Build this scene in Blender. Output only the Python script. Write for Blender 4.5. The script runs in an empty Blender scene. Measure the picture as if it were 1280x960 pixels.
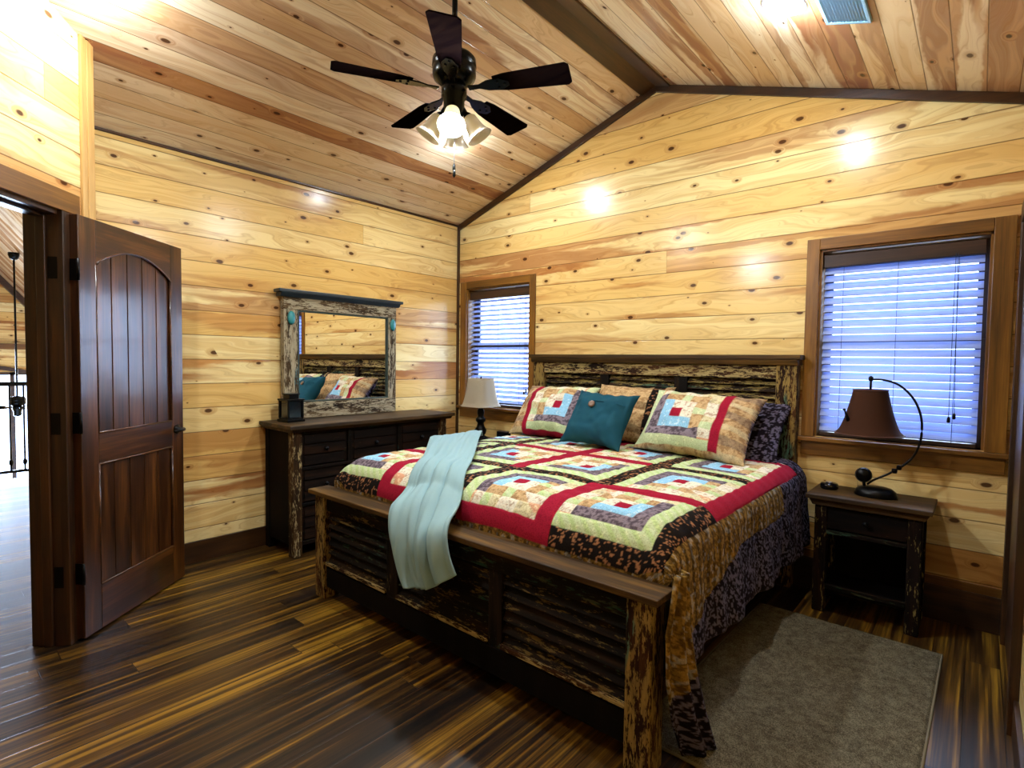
import bpy, bmesh, math, random
import numpy as np
from mathutils import Vector, Matrix
random.seed(7); RNG = np.random.RandomState(5)
S = bpy.context.scene
COL = S.collection
PI = math.pi

def lin(h):
    h = h.lstrip('#'); o = []
    for i in (0, 2, 4):
        c = int(h[i:i+2], 16)/255
        o.append(c/12.92 if c <= .04045 else ((c+.055)/1.055)**2.4)
    return (*o, 1)

# ---------------------------------------------------------------- node helper
class G:
    def __init__(s, name):
        s.m = bpy.data.materials.new(name); s.m.use_nodes = True
        s.t = s.m.node_tree; s.n = s.t.nodes; s.n.clear()
        s.out = s.n.new('ShaderNodeOutputMaterial')
    def link(s, a, b): s.t.links.new(a, b)
    def put(s, sock, v):
        if v is None: return
        if isinstance(v, bpy.types.NodeSocket): s.link(v, sock)
        else:
            try: sock.default_value = v
            except Exception: sock.default_value = v[:3]
    def math(s, op, a, b=None, c=None, clamp=False):
        n = s.n.new('ShaderNodeMath'); n.operation = op; n.use_clamp = clamp
        for i, v in enumerate((a, b, c)): s.put(n.inputs[i], v)
        return n.outputs[0]
    def vec(s, x=0., y=0., z=0.):
        n = s.n.new('ShaderNodeCombineXYZ')
        for i, v in enumerate((x, y, z)): s.put(n.inputs[i], v)
        return n.outputs[0]
    def coord(s, kind='Object'): 
        n = s.n.new('ShaderNodeTexCoord'); return n.outputs[kind]
    def sep(s, v):
        n = s.n.new('ShaderNodeSeparateXYZ'); s.link(v, n.inputs[0]); return n.outputs[:3]
    def noise(s, v, scale=1., detail=3., rough=.5, dist=0., col=False):
        n = s.n.new('ShaderNodeTexNoise'); s.put(n.inputs['Vector'], v)
        n.inputs['Scale'].default_value = scale; n.inputs['Detail'].default_value = detail
        n.inputs['Roughness'].default_value = rough; n.inputs['Distortion'].default_value = dist
        return n.outputs['Color' if col else 'Fac']
    def white(s, v, col=False):
        n = s.n.new('ShaderNodeTexWhiteNoise'); n.noise_dimensions = '3D'; s.link(v, n.inputs['Vector'])
        return n.outputs['Color' if col else 'Value']
    def voro(s, v, scale=1., feature='F1', rand=1.):
        n = s.n.new('ShaderNodeTexVoronoi'); n.feature = feature; n.voronoi_dimensions = '2D'
        s.link(v, n.inputs['Vector']); n.inputs['Scale'].default_value = scale; n.inputs['Randomness'].default_value = rand
        return n.outputs
    def ramp(s, f, stops, interp='LINEAR'):
        n = s.n.new('ShaderNodeValToRGB'); r = n.color_ramp; r.interpolation = interp
        while len(r.elements) < len(stops): r.elements.new(.5)
        for e, (p, c) in zip(r.elements, stops):
            e.position = p; e.color = lin(c) if isinstance(c, str) else (c, c, c, 1) if isinstance(c, (int, float)) else c
        s.link(f, n.inputs[0]); return n.outputs[0]
    def mix(s, f, a, b, mode='MIX'):
        n = s.n.new('ShaderNodeMix'); n.data_type = 'RGBA'; n.blend_type = mode
        s.put(n.inputs[0], f)
        for i, v in ((6, a), (7, b)):
            if isinstance(v, str): v = lin(v)
            s.put(n.inputs[i], v)
        return n.outputs[2]
    def smooth(s, x, lo, hi):
        n = s.n.new('ShaderNodeMapRange'); n.interpolation_type = 'SMOOTHSTEP'
        s.put(n.inputs[0], x); s.put(n.inputs[1], lo); s.put(n.inputs[2], hi)
        return n.outputs[0]
    def bump(s, h, strength=.3, dist=.002):
        n = s.n.new('ShaderNodeBump'); n.inputs['Strength'].default_value = strength
        n.inputs['Distance'].default_value = dist; s.link(h, n.inputs['Height']); return n.outputs[0]
    def finish(s, color, rough=.5, bump=None, metallic=0., spec=.5, coat=0., coat_rough=.1, **kw):
        b = s.n.new('ShaderNodeBsdfPrincipled')
        if isinstance(color, str): color = lin(color)
        s.put(b.inputs['Base Color'], color); s.put(b.inputs['Roughness'], rough)
        b.inputs['Metallic'].default_value = metallic; b.inputs['Specular IOR Level'].default_value = spec
        b.inputs['Coat Weight'].default_value = coat; b.inputs['Coat Roughness'].default_value = coat_rough
        for k, v in kw.items(): s.put(b.inputs[k.replace('_', ' ')], v)
        if bump is not None: s.link(bump, b.inputs['Normal'])
        s.link(b.outputs[0], s.out.inputs[0]); return s.m

def uvaxes(g, mode):
    x, y, z = g.sep(g.coord())
    if mode == 'x': return x, z, y
    if mode == 'y': return y, z, x
    if mode == 'd': return g.math('MULTIPLY', g.math('SUBTRACT', x, y), .7071), z, y
    if mode == 'c': return y, g.math('MULTIPLY', x, 1.0556), z

def pine(name, mode, pitch=.161, phase=.081, seed=0., heart=.5, dark=0., pal=('#f1dfa2', '#dfb668', '#c99548', '#c08240', '#99592a'), L_=16.):
    g = G(name); u, v, w = uvaxes(g, mode)
    vr = g.math('DIVIDE', g.math('SUBTRACT', v, phase), pitch)
    row = g.math('FLOOR', vr); fr = g.math('SUBTRACT', vr, row)
    rr = g.white(g.vec(row, seed, 3.3))
    ub = g.math('ADD', g.math('DIVIDE', u, L_), g.math('MULTIPLY', rr, 7.3))
    bd = g.math('FLOOR', ub); fb = g.math('SUBTRACT', ub, bd)
    rc = g.white(g.vec(row, bd, seed+1.7), True); r1, r2, r3 = g.sep(rc)
    off = g.math('MULTIPLY', r1, 31.0)
    # knots
    kv = g.vec(g.math('ADD', g.math('DIVIDE', u, .29), off), g.math('ADD', g.math('DIVIDE', v, .165), g.math('MULTIPLY', row, 3.1)), 0.)
    wob = g.noise(g.vec(g.math('MULTIPLY', u, 9.), g.math('MULTIPLY', v, 22.), off), 1., 2.)
    kn = g.voro(kv, 1.)
    kd = g.math('ADD', kn['Distance'], g.math('MULTIPLY', g.math('SUBTRACT', wob, .5), .06))
    k1, k2, k3 = g.sep(kn['Color'])
    rad = g.math('ADD', g.math('MULTIPLY', g.smooth(k1, .30, 1.), .085), .014)
    core = g.math('MULTIPLY', g.math('SUBTRACT', 1., g.smooth(kd, g.math('MULTIPLY', rad, .55), rad)), g.smooth(k1, .30, .35))
    halo = g.math('MULTIPLY', g.math('SUBTRACT', 1., g.smooth(kd, rad, g.math('ADD', g.math('MULTIPLY', rad, 2.3), .001))), g.smooth(k1, .3, .45))
    # grain
    warp = g.math('ADD', g.math('MULTIPLY', g.noise(g.vec(g.math('MULTIPLY', u, 1.3), g.math('MULTIPLY', v, 7.), off), 1., 2.), .35), g.math('MULTIPLY', halo, .10))
    gv = g.math('ADD', v, warp)
    fine = g.noise(g.vec(g.math('MULTIPLY', u, 2.2), g.math('MULTIPLY', gv, 95.), off), 1., 4., .6)
    ring = g.noise(g.vec(g.math('MULTIPLY', u, .5), g.math('MULTIPLY', gv, 22.), off), 1., 3., .5)
    hw = g.noise(g.vec(g.math('MULTIPLY', u, .55), g.math('ADD', g.math('MULTIPLY', v, 9.), g.math('MULTIPLY', wob, .3)), off), 1., 2., .45)
    hmask = g.smooth(g.math('ADD', hw, g.math('MULTIPLY', g.math('SUBTRACT', r2, .5), .42)), .60-heart*.12, .68-heart*.12)
    base = g.mix(r3, pal[0], pal[1])
    base = g.mix(g.math('MULTIPLY', g.smooth(ring, .42, .62), .38), base, pal[2])
    hc = g.mix(g.smooth(ring, .35, .6), pal[3], pal[4])
    c = g.mix(g.math('MULTIPLY', hmask, g.math('ADD', .35, g.math('MULTIPLY', r1, .55))), base, hc)
    c = g.mix(g.math('MULTIPLY', g.smooth(fine, .48, .68), .30), c, '#9c6428')
    c = g.mix(g.math('MULTIPLY', halo, .36), c, '#a0622a')
    c = g.mix(g.math('MULTIPLY', core, .92), c, '#3c1a0a')
    # tongue-and-groove joint
    e = g.math('MINIMUM', fr, g.math('SUBTRACT', 1., fr))
    gr = g.math('SUBTRACT', 1., g.smooth(e, .008, .026))
    eb = g.math('MULTIPLY', g.math('MINIMUM', fb, g.math('SUBTRACT', 1., fb)), L_)
    gb = g.math('SUBTRACT', 1., g.smooth(eb, .0008, .003))
    gg = g.math('MAXIMUM', gr, gb)
    c = g.mix(g.math('MULTIPLY', g.math('MAXIMUM', gr, g.math('MULTIPLY', gb, .4)), .72), c, '#5a3512')
    if dark: c = g.mix(dark, c, '#6b3a16')
    h = g.math('ADD', g.math('MULTIPLY', gg, -1.), g.math('ADD', g.math('MULTIPLY', fine, .05), g.math('MULTIPLY', core, -.1)))
    return g.finish(c, g.math('ADD', .17, g.math('MULTIPLY', fine, .10)), g.bump(h, .5, .003), spec=.32)

def floorwood(name, dark='#0a0502', mid='#2c1b07', light='#96701f'):
    g = G(name); x, y, z = g.sep(g.coord())
    pitch = .122
    vr = g.math('DIVIDE', x, pitch); row = g.math('FLOOR', vr); fr = g.math('SUBTRACT', vr, row)
    rr = g.white(g.vec(row, 2., 1.)); ub = g.math('ADD', g.math('DIVIDE', y, 1.55), g.math('MULTIPLY', rr, 9.))
    bd = g.math('FLOOR', ub); fb = g.math('SUBTRACT', ub, bd)
    r1, r2, r3 = g.sep(g.white(g.vec(row, bd, 8.), True)); off = g.math('MULTIPLY', r1, 40.)
    s1 = g.noise(g.vec(g.math('MULTIPLY', y, .9), g.math('MULTIPLY', x, 40.), off), 1., 3., .55)
    s2 = g.noise(g.vec(g.math('MULTIPLY', y, 3.), g.math('MULTIPLY', x, 150.), off), 1., 3., .6)
    s = g.math('ADD', g.math('ADD', g.math('MULTIPLY', s1, .75), g.math('MULTIPLY', s2, .25)), g.math('MULTIPLY', g.math('SUBTRACT', r2, .5), .20))
    c = g.ramp(s, [(.33, dark), (.46, mid), (.55, '#553a0f'), (.68, light)])
    e = g.math('MULTIPLY', g.math('MINIMUM', fr, g.math('SUBTRACT', 1., fr)), pitch)
    eb = g.math('MULTIPLY', g.math('MINIMUM', fb, g.math('SUBTRACT', 1., fb)), 1.55)
    gg = g.math('SUBTRACT', 1., g.smooth(g.math('MINIMUM', e, eb), .0006, .0022))
    c = g.mix(gg, c, '#0b0502')
    return g.finish(c, g.math('ADD', .30, g.math('MULTIPLY', s2, .14)), g.bump(g.math('ADD', g.math('MULTIPLY', gg, -1.), g.math('MULTIPLY', s2, .15)), .4, .0015), spec=.45)

def grainvec(g, axis, along=1.5, across=30.):
    x, y, z = g.sep(g.coord()); f = {'x': (along, across, across), 'y': (across, along, across), 'z': (across, across, along)}[axis]
    oi = g.n.new('ShaderNodeObjectInfo').outputs['Random']
    return g.vec(g.math('MULTIPLY', x, f[0]), g.math('ADD', g.math('MULTIPLY', y, f[1]), g.math('MULTIPLY', oi, 17.)), g.math('MULTIPLY', z, f[2]))

def stained(name, axis, a, b, c, rough=.35, coat=0., spec=.5):
    g = G(name)
    n1 = g.noise(grainvec(g, axis, 1.2, 14.), 1., 4., .6, .3); n2 = g.noise(grainvec(g, axis, 4., 110.), 1., 3., .6)
    col = g.ramp(g.math('ADD', g.math('MULTIPLY', n1, .7), g.math('MULTIPLY', n2, .3)), [(.32, a), (.5, b), (.68, c)])
    return g.finish(col, rough, g.bump(n2, .25, .001), coat=coat, coat_rough=.12, spec=spec)

def rustic(name, axis, amount=.5, paint='#cbb98d', paint2='#3d6b5e', wood=('#0c0603', '#2a160a', '#5a3718'), teal=.25):
    g = G(name)
    n1 = g.noise(grainvec(g, axis, 2., 26.), 1., 4., .6, .4); n2 = g.noise(grainvec(g, axis, 9., 120.), 1., 3., .6)
    w = g.ramp(n1, [(.3, wood[0]), (.5, wood[1]), (.72, wood[2])])
    chip = g.math('ADD', g.math('MULTIPLY', g.noise(grainvec(g, axis, 6., 30.), 1., 5., .72, .3), .56), g.math('MULTIPLY', g.noise(grainvec(g, axis, 26., 120.), 1., 3., .7), .38))
    pm = g.smooth(chip, .60-amount*.20, .65-amount*.20)
    tm = g.smooth(g.noise(grainvec(g, axis, 1.3, 6.), 1., 2.), .66-teal*.4, .70-teal*.4)
    pc = g.mix(tm, paint, paint2)
    pc = g.mix(g.math('MULTIPLY', g.smooth(n2, .45, .6), .45), pc, '#5b4526')
    col = g.mix(pm, w, pc)
    return g.finish(col, .7, g.bump(g.math('ADD', g.math('MULTIPLY', pm, .6), g.math('MULTIPLY', n2, .6)), .6, .002), spec=.12)

def plain(name, c, rough=.5, metallic=0., spec=.5, coat=0., nscale=0, var=.15, bump=0.):
    g = G(name); col = lin(c)
    if nscale:
        n = g.noise(g.coord(), nscale, 4., .6)
        col = g.mix(g.math('MULTIPLY', n, var*2), col, tuple(x*.35 for x in col[:3])+(1,))
        return g.finish(col, rough, g.bump(n, bump, .002) if bump else None, metallic, spec, coat)
    return g.finish(col, rough, None, metallic, spec, coat)

def cloth(name, attr=True, color=None, rough=.9, pat=True, weave=900., spec=.05):
    g = G(name)
    if attr:
        a = g.n.new('ShaderNodeAttribute'); a.attribute_name = 'Col'; base = a.outputs['Color']
    else: base = lin(color)
    x = g.coord()
    n = g.noise(x, 180., 2., .6); n2 = g.noise(x, 14., 3.)
    if pat: base = g.mix(g.math('MULTIPLY', g.smooth(n, .5, .62), .35), base, g.mix(1., base, (.25, .2, .16, 1), 'MULTIPLY'))
    h = g.math('ADD', g.math('MULTIPLY', n, .3), n2)
    return g.finish(base, rough, g.bump(h, .5, .004), spec=spec)

# ---------------------------------------------------------------- mesh helper
class MB:
    def __init__(s): s.v = []; s.f = []; s.sm = []
    def add(s, vs, fs, M=None, smooth=False):
        k = len(s.v)
        s.v += [tuple(M @ Vector(p)) if M is not None else tuple(p) for p in vs]
        s.f += [tuple(i+k for i in f) for f in fs]; s.sm += [smooth]*len(fs); return s
    def box(s, x0, x1, y0, y1, z0, z1, M=None):
        v = [(x0,y0,z0),(x1,y0,z0),(x1,y1,z0),(x0,y1,z0),(x0,y0,z1),(x1,y0,z1),(x1,y1,z1),(x0,y1,z1)]
        return s.add(v, [(0,3,2,1),(4,5,6,7),(0,1,5,4),(1,2,6,5),(2,3,7,6),(3,0,4,7)], M)
    def prism(s, poly, a0, a1, ax='y', M=None):
        n = len(poly)
        def P(p, a): return {'y': (p[0], a, p[1]), 'x': (a, p[0], p[1]), 'z': (p[0], p[1], a)}[ax]
        v = [P(p, a0) for p in poly]+[P(p, a1) for p in poly]
        f = [tuple(range(n)), tuple(range(2*n-1, n-1, -1))]+[(i, i+n, (i+1) % n+n, (i+1) % n) for i in range(n)]
        return s.add(v, f, M)
    def lathe(s, prof, n=24, M=None, cap=True, sx=1., sy=1.):
        v = []; f = []
        for r, z in prof:
            for i in range(n): a = 2*PI*i/n; v.append((r*math.cos(a)*sx, r*math.sin(a)*sy, z))
        for j in range(len(prof)-1):
            for i in range(n): f.append((j*n+i, j*n+(i+1) % n, (j+1)*n+(i+1) % n, (j+1)*n+i))
        if cap: f.append(tuple(range(n-1, -1, -1))); f.append(tuple((len(prof)-1)*n+i for i in range(n)))
        return s.add(v, f, M, True)
    def tube(s, pts, r, n=10, M=None):
        pts = [Vector(p) for p in pts]; v = []; f = []; m = len(pts)
        rs = r if isinstance(r, (list, tuple)) else [r]*m
        up = Vector((0, 0, 1)); t0 = (pts[1]-pts[0]).normalized()
        if abs(t0.dot(up)) > .9: up = Vector((1, 0, 0))
        for k, p in enumerate(pts):
            t = (pts[min(k+1, m-1)]-pts[max(k-1, 0)]).normalized()
            a = t.cross(up).normalized(); b = t.cross(a).normalized(); up = -(b.cross(t).cross(t)) if False else up
            for i in range(n): w = 2*PI*i/n; v.append(tuple(p+rs[k]*(math.cos(w)*a+math.sin(w)*b)))
        for k in range(m-1):
            for i in range(n): f.append((k*n+i, k*n+(i+1) % n, (k+1)*n+(i+1) % n, (k+1)*n+i))
        f.append(tuple(range(n-1, -1, -1))); f.append(tuple((m-1)*n+i for i in range(n)))
        return s.add(v, f, M, True)

def obj(name, mb, mat, parent=None, bevel=0., world=True):
    """one mesh object; with world=True the vertices are world coordinates"""
    me = bpy.data.meshes.new(name); me.from_pydata(mb.v, [], mb.f)
    for p, q in zip(me.polygons, mb.sm): p.use_smooth = q
    b = bmesh.new(); b.from_mesh(me); bmesh.ops.recalc_face_normals(b, faces=b.faces); b.to_mesh(me); b.free()
    o = bpy.data.objects.new(name, me); COL.objects.link(o); me.materials.append(mat)
    if parent is not None:
        o.parent = parent
        if world:
            W = Matrix.LocRotScale(parent.location, parent.rotation_euler, None)
            if parent.parent: W = Matrix.LocRotScale(parent.parent.location, parent.parent.rotation_euler, None) @ W
            me.transform(W.inverted())
    if bevel:
        m = o.modifiers.new('bevel', 'BEVEL'); m.width = bevel; m.segments = 2; m.limit_method = 'ANGLE'; m.angle_limit = .6
    return o
def centre(o):
    """move a top-level mesh object's origin to the base of its bounding box"""
    me = o.data; n = len(me.vertices); c = np.empty(n*3); me.vertices.foreach_get('co', c); c = c.reshape(-1, 3)
    p = Vector(((c[:,0].min()+c[:,0].max())/2, (c[:,1].min()+c[:,1].max())/2, c[:,2].min()))
    me.transform(Matrix.Translation(-p)); o.location = p; return o
def thing(name, label, cat, loc=(0, 0, 0), rz=0., group=None):
    o = bpy.data.objects.new(name, None); COL.objects.link(o); o.empty_display_size = .1
    o.location = loc; o.rotation_euler = (0, 0, rz); o['label'] = label; o['category'] = cat
    if group: o['group'] = group
    return o
def tag(o, label, cat, group=None):
    o['label'] = label; o['category'] = cat
    if group: o['group'] = group
    return o
def struct(o, label=None):
    o['kind'] = 'structure'
    if label: o['label'] = label
    return o
def grid(nu, nv, fn, name, mat, parent=None, colors=None, solid=0.):
    """surface from arrays: fn(U,V) -> X,Y,Z"""
    U, V = np.meshgrid(np.linspace(0, 1, nu), np.linspace(0, 1, nv), indexing='ij')
    X, Y, Z = fn(U, V); co = np.stack([X, Y, Z], -1).reshape(-1, 3)
    i, j = np.meshgrid(np.arange(nu-1), np.arange(nv-1), indexing='ij'); a = (i*nv+j).ravel()
    F = np.stack([a, a+nv, a+nv+1, a+1], 1)
    me = bpy.data.meshes.new(name); me.from_pydata(co.tolist(), [], F.tolist())
    me.polygons.foreach_set('use_smooth', np.ones(len(F), bool)); me.materials.append(mat)
    if colors is not None: setcol(me, colors(U, V, X, Y, Z))
    o = bpy.data.objects.new(name, me); COL.objects.link(o)
    if parent is not None:
        o.parent = parent; me.transform(Matrix.LocRotScale(parent.location, parent.rotation_euler, None).inverted())
    if solid:
        m = o.modifiers.new('solid', 'SOLIDIFY'); m.thickness = solid; m.offset = 0
    return o
def setcol(me, C):
    at = me.color_attributes.new('Col', 'FLOAT_COLOR', 'POINT')
    A = np.ones((C.size//3, 4)); A[:, :3] = C.reshape(-1, 3); at.data.foreach_set('color', A.ravel())

# ---------------------------------------------------------------- measures
ZE, ZR, XR = 2.679, 3.375, 2.06
SL = (ZR-ZE)/XR
XW = 4.06; YF = -4.75
def ceilz(x): return ZR-SL*abs(x-XR)
KX, KY = .566, -3.022           # end of the angled doorway wall
D2 = Vector((.70711, -.70711, 0)); N2 = Vector((.70711, .70711, 0))
W0 = Vector((.686, -3.142, 0))
MD = Matrix(((D2.x, N2.x, 0, W0.x), (D2.y, N2.y, 0, W0.y), (0, 0, 1, 0), (0, 0, 0, 1)))   # (u, n, z) of the angled wall

# ---------------------------------------------------------------- materials
m_back = pine('pine_back', 'x', phase=.081, seed=1., heart=.65)
m_left = pine('pine_left', 'y', phase=.06, seed=5., heart=.5)
m_right = pine('pine_right', 'y', phase=.081, seed=9.)
m_diag = pine('pine_angled', 'd', phase=.07, seed=13., heart=.4)
m_ceil = pine('pine_ceiling', 'c', pitch=.128, phase=.0, seed=21., heart=1.0, pal=('#f2e4c6', '#e4c597', '#cf9f6a', '#b67c46', '#8c4e2c'), L_=60.)
m_floor = floorwood('bamboo_floor')
m_trim = {a: stained('dark_trim_'+a, a, '#1d0f04', '#38200a', '#523312') for a in 'xyz'}
m_case = {a: stained('honey_casing_'+a, a, '#4a2e0a', '#704814', '#946420', .38) for a in 'xyz'}
m_door = {a: stained('door_stain_'+a, a, '#170a03', '#3c200b', '#6a3f18', .28, .3) for a in 'xyz'}
m_jamb = {a: stained('jamb_stain_'+a, a, '#140a03', '#321c0a', '#52300f', .42) for a in 'xyz'}
m_iron = plain('black_iron', '#0b0b0c', .35, .7, nscale=60, var=.2)
m_bronze = plain('fan_bronze', '#0e100f', .25, .8, nscale=40, var=.2)
g = G('fan_blade'); df = g.n.new('ShaderNodeBsdfDiffuse'); g.link(g.ramp(g.noise(grainvec(g, 'x', 2., 40.)), [(.3, '#060304'), (.7, '#110907')]), df.inputs[0]); g.link(df.outputs[0], g.out.inputs[0]); m_bl = g.m
m_blade_old = {a: stained('blade_'+a, a, '#020101', '#040202', '#070403', .5, 0., .03) for a in 'x'}

# ---------------------------------------------------------------- room shell
fl = MB(); fl.prism([(0, .15), (0, -3.0), (KX, KY), (KX-.12, KY-.12), (2.18, -4.76), (2.18, YF-.1), (XW+.1, YF-.1), (XW+.1, .15)], -.12, 0, 'z')
struct(obj('floor', fl, m_floor))
th = .14
w = MB(); w.box(-th, 0, -3.1, th, 0, ZE+.02)
struct(obj('wall_left', w, m_left))
WX = [(.133, .915), (3.155, 3.935)]; WZ = (.935, 2.055)
w = MB(); xs = [0, .133, .915, 2.06, 3.155, 3.935, XW]
for a, b in zip(xs, xs[1:]):
    top = [(b, ceilz(b)+.02), (a, ceilz(a)+.02)]
    if (a, b) in WX:
        w.prism([(a, 0), (b, 0), (b, WZ[0]), (a, WZ[0])], 0, th); w.prism([(a, WZ[1]), (b, WZ[1])]+top, 0, th)
    else: w.prism([(a, 0), (b, 0)]+top, 0, th)
struct(obj('wall_back', w, m_back))
w = MB(); w.box(XW, XW+th, YF, th, 0, ceilz(XW)+.02); struct(obj('wall_right', w, m_right))
w = MB(); w.prism([(2.1, 0), (XW+th, 0), (XW+th, ceilz(XW+th)), (2.1, ZR+.02)], YF-th, YF); struct(obj('wall_front', w, m_back))
# angled wall with the doorway (u 0.02 .. 0.84)
w = MB(); TH = .145
def diag(u0, u1, z0, zt=None, n0=-TH, n1=0.):
    def cz(u): return ceilz(W0.x+u*.70711)+.03
    vs = []
    for u in (u0, u1):
        for n in (n0, n1): vs += [(u, n, z0), (u, n, zt if zt else cz(u))]
    w.add(vs, [(0, 1, 5, 4), (2, 6, 7, 3), (0, 4, 6, 2), (1, 3, 7, 5), (0, 2, 3, 1), (4, 5, 7, 6)], MD)
diag(-.17, .02, 0); diag(.02, .86, 2.02); diag(.86, 2.34, 0)
struct(obj('wall_angled', w, m_diag))
w = MB(); w.box(-.14, KX-.09, KY-.09, KY-.01, 0, 2.9)
struct(obj('wall_corner', w, m_left))
w = MB()
for s in ((-.14, XR), (XR, XW+.2)):
    a, b = s; w.prism([(a, ceilz(a)), (b, ceilz(b)), (b, ceilz(b)+.12), (a, ceilz(a)+.12)], YF-.1, th)
struct(obj('ceiling', w, m_ceil))
# trim boards
def trim(n, mb, mat, bev=.003): return struct(obj('trim_%d' % n, mb, mat, bevel=bev))
w = MB(); w.prism([(XR-.11, ceilz(XR-.11)-.016), (XR, ZR-.016), (XR+.11, ceilz(XR+.11)-.016), (XR+.11, ceilz(XR+.11)), (XR, ZR), (XR-.11, ceilz(XR-.11))], YF, -.02)
trim(1, w, m_trim['y'])
w = MB(); w.prism([(0, ZE-.055), (XR, ZR-.055), (XR, ZR-.001), (0, ZE-.001)], -.02, 0); trim(2, w, m_trim['x'])
w = MB(); w.prism([(XR, ZR-.055), (XW, ceilz(XW)-.055), (XW, ceilz(XW)-.001), (XR, ZR-.001)], -.02, 0); trim(3, w, m_trim['x'])
w = MB(); w.prism([(0, ZE-.016), (.012, ZE-.012), (.012, ZE+.003), (0, ZE)], -3.0, -.02); trim(4, w, m_trim['y'])
w = MB(); w.box(0, .022, -.022, 0, 0, ZE); trim(5, w, m_trim['z'])
# corner boards at the end of the angled wall
w = MB(); w.box(-.19, -.145, -.06, .018, 0, 2.95); w.box(-.144, -.11, 0., .014, 0, 2.95); trim(6, w, stained('pale_casing', 'z', '#9a7238', '#b98f52', '#cda76a', .35)).matrix_world = MD
# baseboards
w = MB(); w.box(0, .016, -3.02, 0, 0, .14); struct(obj('baseboard_left', w, m_trim['y'], bevel=.003))
w = MB(); w.box(.0, XW, -.016, 0, 0, .19); struct(obj('baseboard_back', w, m_jamb['x'], bevel=.003))
w = MB(); w.box(.0, XW, -.012, 0, .19, .236); trim(7, w, m_case['x'])
w = MB(); w.box(XW-.016, XW, -.04, 0, 0, .14); w.box(XW-.016, XW, YF, -1.0, 0, .14); struct(obj('baseboard_right', w, m_jamb['y'], bevel=.003))
w = MB(); w.box(.96, 2.3, 0, .016, 0, .14); struct(obj('baseboard_angled', w, m_jamb['x'], bevel=.003)).matrix_world = MD

# windows -------------------------------------------------------------
def glass():
    g = G('window_glass'); t = g.n.new('ShaderNodeBsdfTransparent'); s = g.n.new('ShaderNodeBsdfGlossy'); s.inputs['Roughness'].default_value = .02
    f = g.n.new('ShaderNodeFresnel'); f.inputs[0].default_value = 1.3; mx = g.n.new('ShaderNodeMixShader')
    g.link(f.outputs[0], mx.inputs[0]); g.link(t.outputs[0], mx.inputs[1]); g.link(s.outputs[0], mx.inputs[2]); g.link(mx.outputs[0], g.out.inputs[0]); return g.m
m_glass = glass()
m_vinyl = plain('sash_vinyl', '#3a2415', .4, nscale=30, var=.2)
def slatmat(name, c, tr):
    g = G(name); n = g.noise(grainvec(g, 'x', 3., 60.), 1., 3.)
    d = g.n.new('ShaderNodeBsdfPrincipled'); d.inputs['Roughness'].default_value = .35
    col = g.mix(g.math('MULTIPLY', n, .2), c, '#7f8ea6'); g.link(col, d.inputs['Base Color'])
    t = g.n.new('ShaderNodeBsdfTranslucent'); g.link(col, t.inputs[0]); mx = g.n.new('ShaderNodeMixShader'); mx.inputs[0].default_value = tr
    g.link(d.outputs[0], mx.inputs[1]); g.link(t.outputs[0], mx.inputs[2]); g.link(mx.outputs[0], g.out.inputs[0]); return g.m
m_slat = slatmat('blind_slat', '#a4b4dc', .30)
m_headrail = stained('blind_rail', 'x', '#1d0f09', '#2f1a10', '#402616', .4)
m_cord = plain('blind_cord', '#23324f', .7)
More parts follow.
